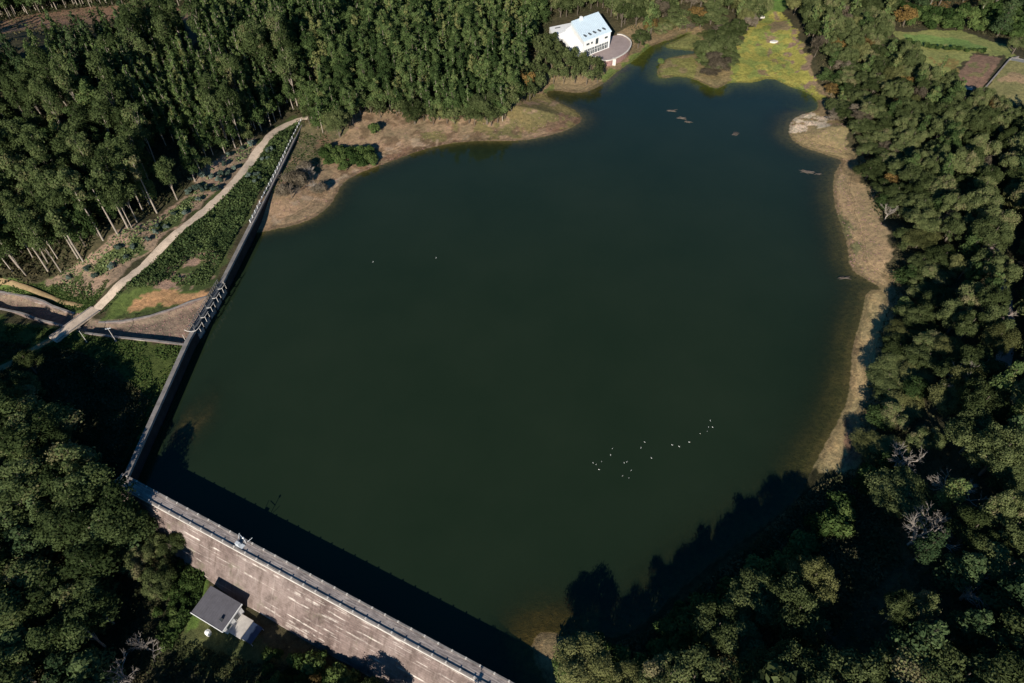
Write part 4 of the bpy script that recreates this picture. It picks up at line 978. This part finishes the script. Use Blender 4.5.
for i, (px_, py_) in enumerate(((175, 742), (212, 748), (248, 752), (286, 752))):
    single('broadleaf', px_, py_, .85, .95, ('leftmost', 'second', 'third', 'rightmost')[i]+' of the round trees below the small house at the bottom edge')
single('autumn', 318, 690, .45, .5, 'small brown bush at the sunlit dam foot, bottom edge')
single('broadleaf', 415, 124, .95, .75, 'round tree at the wood edge near the middle of the brown beach')
single('broadleaf', 340, 137, .9, .8, 'round tree at the wood edge near the upper end of the wing wall')
single('brownleaf', 716, 74, 1.15, .85, 'big brownish green round tree at the tip of the wooded spit')
single('broadleaf', 706, 62, 1.0, .8, 'round green tree on the left side of the wooded spit')
single('broadleaf', 724, 56, 1.0, .85, 'round green tree on the right side of the wooded spit')
bare_tree(885, 220, 'twig', 7, 'pale leafless tree standing on the upper right beach')
bare_tree(955, 392, 'twig', 10, 'large pale leafless tree among the right bank trees, near the lane', w=1.2)
bare_tree(940, 405, 'twig', 8, 'smaller pale leafless tree left of the largest one on the right bank')
bare_tree(935, 140, 'twig', 10, 'pinkish grey leafless tree in the wood below the garden plots', w=1.2)
bare_tree(950, 150, 'twig', 9, 'pale leafless tree beside the pinkish one below the garden plots', w=1.2)
bare_tree(905, 112, 'twig_brown', 9, 'mauve-brown leafless tree in the wood above the upper beach')
bare_tree(908, 545, 'twig', 11, 'grey leafless tree in the shaded wood at the lower right', w=1.2)
bare_tree(925, 530, 'twig', 9, 'smaller grey leafless tree in the shaded lower right wood')
bare_tree(815, 640, 'twig_brown', 7, 'dull leafless tree in the darkest shade, lower right')
bare_tree(292, 198, 'twig_brown', 6.5, 'brown twiggy tree leaning over the railing of the wing wall', w=1.5)
bare_tree(288, 186, 'twig_brown', 6.5, 'brown twiggy tree directly behind another beside the wing wall', w=1.4)
bare_tree(316, 192, 'twig', 4.5, 'low grey leafless bush on the small spit beside the wing wall', 'bare_bush', 1.7)
bare_tree(310, 178, 'twig', 5, 'grey leafless bush behind the brown twiggy trees', 'bare_bush', 1.5)
single('brownshrub', 296, 186, 1.15, 1.15, 'large brown bush between the wing wall railing and the beach')
single('brownshrub', 284, 196, .8, .95, 'narrow brown bush close against the wing wall railing')
single('brownshrub', 320, 193, .9, .7, 'low greyish brown bush on the small sandy spit')
single('brownshrub', 306, 172, .85, .85, 'brown bush behind the large brown bush, near the wall end')
bare_tree(130, 683, 'twig', 8, 'grey leafless tree at the lower left edge of the frame', w=1.3)
bare_tree(150, 650, 'twig', 6, 'low grey leafless tree left of the small house', w=1.4)
for px_, py_, h_, lab in ((868,120,8,'grey leafless tree behind the white sand patch'), (975,215,8,'greyish leafless tree beside the pinkish lane, upper one'), (985,330,9,'greyish leafless tree beside the pinkish lane, lower one'),
    (925,205,7,'thin leafless tree inland of the upper tan beach'), (900,470,9,'leafless tree at the edge of the deep shade on the right bank'), (948,500,9,'leafless tree above the lower right shade'), (960,600,9,'fallen-looking pale leafless tree near the lower right edge'),
    (870,90,7,'brownish leafless tree right of the yellow marsh'), (740,26,6,'brownish leafless tree at the back of the wooded spit')):
    bare_tree(px_, py_, 'twig' if 'brownish' not in lab else 'twig_brown', h_, lab, w=1.4)
# tall pale trunks that stand clear along the track edge
for i, (px, py, h) in enumerate([(157,213,17),(128,228,17),(118,235,16),(103,240,17),(83,261,15),(78,258,14),(48,271,15),(226,138,15),(150,205,14)]):
    p = PT(px, py); e = empty('eucalyptus_tree', p, random.uniform(0, 6), 'tall pale-trunked eucalyptus at the sunny forest edge beside the cut bank', 'eucalyptus tree', 'pale-trunked eucalyptus at the forest edge')
    lob = [(random.gauss(0, .7), random.gauss(0, .7), h*u, random.uniform(.8, 1.4)) for u in np.linspace(.62, .98, 8)]
    V, Qd, t = lobeleaves(lob, 800, .6); link('crown', npmesh('crown', V, Qd, [M['leaf_euc']], tint=t), e)
    MB().tube([(0,0,-.5),(.1,0,h*.4),(-.1,.1,h*.75),(0,0,h*.95)], [.25,.18,.13,.05], 7).build('trunk', M['bark_pale'], e)

# ------------------------------------------------------------------ ground vegetation as stuff
def cover(name, poly_px, z, n, size, mat, label, lift=.3, holes=(), zr_=(0, .9), blend=None, keepoff=True):
    poly = PLT(poly_px); x0, y0 = poly.min(0); x1, y1 = poly.max(0)
    A = np.column_stack([R.uniform(x0, x1, n), R.uniform(y0, y1, n)]); k = inpoly(A[:, 0], A[:, 1], poly) & ~inpoly(A[:, 0], A[:, 1], LAKE)
    for hpx in holes: k &= ~inpoly(A[:, 0], A[:, 1], PLT(hpx))
    if blend: k &= fbm(A[:, 0]+50, A[:, 1]-70, blend[0]) > blend[1]+R.normal(0, .06, n)
    A = A[k]; k = (dline(A[:, 0], A[:, 1], TRACK) > 1.5) & (dline(A[:, 0], A[:, 1], TRACK2) > 1.6) & (dline(A[:, 0], A[:, 1], LANE) > 2.4) & ~inpoly(A[:, 0], A[:, 1], CHAN)
    A = A[k]; hgt = np.clip(.5+fbm(A[:, 0], A[:, 1], 2.2, 3)*1.2, .02, 1.2)
    Z = H(A[:, 0], A[:, 1])+lift*hgt*R.random(len(A))*2+.05
    nr = np.tile((0, 0, 1.0), (len(A), 1)); V, Qd = leafquads(np.column_stack([A, Z]), nr, size, .7, .75)
    t = .42+fbm(A[:, 0]+9, A[:, 1]+5, 4, 3)*.5+R.normal(0, .12, len(A))
    tag(link(name, npmesh(name, V, Qd, [M[mat]], tint=t)), label, 'ground cover', kind='stuff')
HB = [[(551,60),(549,24),(600,12),(640,40),(632,60),(600,66)], [(890,28),(960,28),(1004,42),(1030,56),(975,58),(950,80),(950,100),(925,85),(900,60)], [(950,84),(974,54),(1040,58),(1040,108),(984,95)], [(760,-6),(790,-6),(826,100),(725,95)]]
cover('undergrowth', [(-80,-30),(560,-30),(545,60),(500,106),(470,119),(430,114),(380,113),(320,119),(303,116),(285,114),(242,144),(214,155),(155,214),(82,261),(29,283),(-80,286)], 12, 260000, .75, 'leaf_under', 'low dark undergrowth below the upper left wood', .5, H1[:2]+HB)
cover('undergrowth', [(545,-30),(1110,-30),(1110,760),(560,780),(575,720),(640,670),(740,625),(840,520),(864,480),(860,420),(880,330),(892,300),(892,230),(872,208),(858,165),(850,130),(828,112),(812,60),(796,30),(784,0),(700,26),(645,36),(622,28),(602,10),(545,20)], 5, 300000, .5, 'leaf_under', 'low dark undergrowth below the right bank wood', .5, HB)
cover('undergrowth', [(-70,330),(45,346),(80,352),(110,372),(140,395),(130,440),(116,478),(160,515),(192,560),(200,600),(220,650),(300,668),(420,760),(300,830),(-70,830)], -5, 220000, .42, 'leaf_under', 'dark scrub and brambles below the dam', .5, [[(185,580),(215,575),(280,620),(262,665),(180,640)]])
cover('bramble_scrub', [(98,316),(125,290),(175,286),(206,286),(225,255),(255,200),(278,166),(299,122),(286,124),(256,150),(225,192),(170,245),(112,300)], 2.5, 60000, .5, 'leaf_bramble', 'thick green bramble scrub between the dirt track and the wing wall', .7, [[(172,276),(182,266),(196,258),(205,262),(198,272),(184,279)], [(158,286),(166,280),(178,284),(168,290)], [(208,268),(216,262),(214,272)], [(128,312),(135,297),(170,290),(212,290),(206,304),(150,308)]])
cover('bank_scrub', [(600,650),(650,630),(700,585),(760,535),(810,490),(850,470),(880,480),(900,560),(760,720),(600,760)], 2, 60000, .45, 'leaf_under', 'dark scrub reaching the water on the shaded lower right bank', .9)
cover('bramble_scrub', [(50,285),(60,272),(100,250),(150,222),(190,196),(214,168),(248,142),(258,150),(214,190),(160,236),(115,274),(88,296)], 4, 16000, .5, 'leaf_bramble', 'patchy green scrub on the cut bank above the dirt track', .5, blend=(5, -.22))
cover('undergrowth', [(20,350),(80,352),(118,372),(150,400),(132,455),(105,500),(40,430)], -2, 30000, .4, 'leaf_under', 'dim scrub in the shade south of the channel', .6)
cover('rough_grass', [(-60,318),(45,328),(118,341),(186,347),(150,425),(128,470),(100,400),(40,350),(-60,345)], -2, 26000, .5, 'leaf_shrub', 'rough green grass sloping away from the stony channel', .2, blend=(5, -.2))
cover('rough_grass', [(-30,284),(30,284),(80,280),(110,280),(88,312),(40,303),(-30,294)], 1, 9000, .4, 'leaf_shrub', 'short green grass beside the ochre path', .08, blend=(5, -.35))
cover('bramble_scrub', [(196,562),(206,575),(200,600),(186,625),(172,650),(158,640),(170,600),(180,570)], -7, 9000, .45, 'leaf_shrub', 'bright green scrub left of the small house below the dam', .6)
cover('brushwood_rows', [(-60,50),(-60,30),(0,22),(60,10),(160,4),(182,8),(176,22),(110,36),(50,48),(0,56)], 20, 9000, .6, 'leaf_under', 'brush left in the brown forest clearing', .4, blend=(4, .0))
cover('beach_scrub', [(268,195),(290,150),(303,122),(330,116),(350,126),(330,150),(300,190)], 1.6, 3500, .4, 'leaf_shrub', 'sparse low scrub on the brown beach beside the wing wall', .2, blend=(5, .0))

# ------------------------------------------------------------------ lake: birds, driftwood, snags
def ell(mb, c, r, n=8, m=6):
    vs = []; fs = []
    for i in range(m+1):
        p = math.pi*i/m
        for k in range(n): a = 2*math.pi*k/n; vs.append((c[0]+r[0]*math.sin(p)*math.cos(a), c[1]+r[1]*math.sin(p)*math.sin(a), c[2]+r[2]*math.cos(p)))
    for i in range(m):
        for k in range(n): fs.append((i*n+k, (i+1)*n+k, (i+1)*n+(k+1) % n, i*n+(k+1) % n))
    mb.add(vs, fs)
mb = MB(); ell(mb, (0, 0, .06), (.36, .16, .13)); mb.tube([(.2, 0, .1), (.33, 0, .24), (.38, 0, .30)], [.09, .055, .05], 7); ell(mb, (.40, 0, .32), (.085, .065, .065)); mb.tube([(-.25, 0, .1), (-.5, 0, .16)], [.08, .02], 5)
gb = D.meshes.new('gull_body'); gb.from_pydata(mb.v, [], mb.f); gb.materials.append(M['feather']); gb.update()
mb = MB(); mb.tube([(.46, 0, .315), (.56, 0, .30)], [.022, .008], 5); gk = D.meshes.new('gull_beak'); gk.from_pydata(mb.v, [], mb.f); gk.materials.append(M['beak']); gk.update()
bird = [(188,358),(205,368),(237,351),(222,396),(288,314),(298,276),(380,352),(365,358),(392,444),(355,432),(405,400),(460,273),(520,330),(482,240),(638,256),(678,265),(735,240),(797,192),(845,155),(868,155),(838,178),(855,118)]
bp = [(560+a/5.69, 400+b/5.69) for a, b in bird]
for i, (px, py) in enumerate(bp):
    p = P(px, py, 0); near = 'left' if px < 645 else 'right'
    e = empty('water_bird', (p[0], p[1], .01), random.uniform(0, 6.28), f'tiny white water bird afloat in the {near} half of the loose flock', 'bird', f'white water birds, {near} half of the flock')
    k = random.choice((.26, .33, .4)); e.scale = (k, k, k); link('body', gb, e); link('beak', gk, e)
for px, py, lab in ((373, 262, 'lone pale bird afloat on open water near the left side'), (436, 258, 'lone pale bird afloat right of another on the upper left water')):
    p = P(px, py, 0); e = empty('water_bird', (p[0], p[1], .01), 1, lab, 'bird'); link('body', gb, e); link('beak', gk, e); e.scale = (.45,.45,.45)
def snag(px, py, ln, ang, lab, n=4, fl=1.0):
    n = n*2; ln = ln*.8
    p = P(px, py, 0); mb = MB()
    for k in range(n):
        a = ang+random.uniform(-.5, .5); x = random.uniform(-.3, .3)*ln; y = random.uniform(-.15, .15)*ln; l2 = ln*random.uniform(.3, .6)
        ln2 = l2; mb.tube([(x-l2*math.cos(a), y-l2*math.sin(a), -.1), (x, y, .08*fl), (x+l2*math.cos(a), y+l2*math.sin(a), random.uniform(-.1, .18))], [.06, .12, .04], 6)
    o = mb.build('driftwood', M['wood']); o.location = (p[0], p[1], 0); tag(o, lab, 'driftwood')
snag(672, 111, 3.6, .1, 'leftmost small driftwood heap on the upper lake', 4); snag(681, 118, 3.4, -.5, 'second driftwood heap from the left on the upper lake', 5)
snag(688, 122, 2.6, -.4, 'third driftwood heap from the left on the upper lake', 4); snag(735, 134, 3.2, .8, 'compact driftwood heap alone mid-water, upper right of the lake', 6)
snag(808, 172, 4.6, -.3, 'long driftwood lying off the beach with the white sand', 7); snag(843, 278, 3.2, .1, 'driftwood raft near the dark inlet of the right beach', 5)
snag(818, 174, 2.2, .4, 'short driftwood piece beside the longer one off the right shore', 3)

# loose stones and litter of the beaches: scattered stones as one mass
poly = [(PL([(262,228),(300,140),(400,118),(470,124),(580,112),(580,128),(420,158),(340,190),(300,226)], .5), 700), (PL([(790,150),(790,116),(806,110),(842,124),(850,160)], .5), 200), (PL([(832,200),(840,166),(880,220),(884,285),(850,270)], .5), 350), (PL(chan_n+chan_s, -.5), 900)]
mb = MB(); 
for pg, n in poly:
    x0, y0 = pg.min(0); x1, y1 = pg.max(0); A = np.column_stack([R.uniform(x0, x1, n*2), R.uniform(y0, y1, n*2)]); A = A[inpoly(A[:, 0], A[:, 1], pg) & ~inpoly(A[:, 0], A[:, 1], LAKE)]; Z = H(A[:, 0], A[:, 1])
    for (x, y), z in zip(A, Z):
        s = random.uniform(.05, .2); ps_ = [(x+s*math.cos(a)*random.uniform(.6,1.2), y+s*math.sin(a)*random.uniform(.6,1.2)) for a in (0, 1.3, 2.5, 3.8, 5.0)]
        mb.prism(ps_, z-.1, [z+s*random.uniform(.3, .8) for _ in range(5)])
tag(mb.build('loose_stones', M['pinkwall']), 'loose stones scattered over the beaches and the channel bed', 'stones', kind='stuff')

# ------------------------------------------------------------------ light
EL = math.radians(24); AZ = math.radians(14)
dv = Vector((math.sin(AZ)*math.cos(EL), math.cos(AZ)*math.cos(EL), -math.sin(EL)))
sl = D.lights.new('sun', 'SUN'); sl.energy = 5.0; sl.angle = math.radians(.53); sl.color = (1, .935, .83)
so = link('sun', sl); so.rotation_euler = dv.to_track_quat('-Z', 'Y').to_euler(); so.location = (0, -100, 200)
w = D.worlds.new('World'); S.world = w; w.use_nodes = True; nt = w.node_tree; nt.nodes.clear()
sky = nt.nodes.new('ShaderNodeTexSky'); sky.sky_type = 'NISHITA'; sky.sun_disc = False; sky.sun_elevation = EL; sky.sun_rotation = math.pi+AZ
bg = nt.nodes.new('ShaderNodeBackground'); bg.inputs['Strength'].default_value = .058; sky.dust_density = .1; sky.ozone_density = 3.5; ow = nt.nodes.new('ShaderNodeOutputWorld')
hs_ = nt.nodes.new('ShaderNodeHueSaturation'); hs_.inputs['Saturation'].default_value = 1.32; nt.links.new(sky.outputs[0], hs_.inputs['Color']); nt.links.new(hs_.outputs[0], bg.inputs[0]); nt.links.new(bg.outputs[0], ow.inputs[0])
S.view_settings.view_transform = 'Standard'; S.view_settings.look = 'None'; S.view_settings.exposure = 0.62; S.view_settings.gamma = 1
S.render.engine = 'CYCLES'; S.cycles.max_bounces = 5; S.cycles.diffuse_bounces = 2; S.cycles.glossy_bounces = 2; S.cycles.transparent_max_bounces = 6
print('objects', len(D.objects))
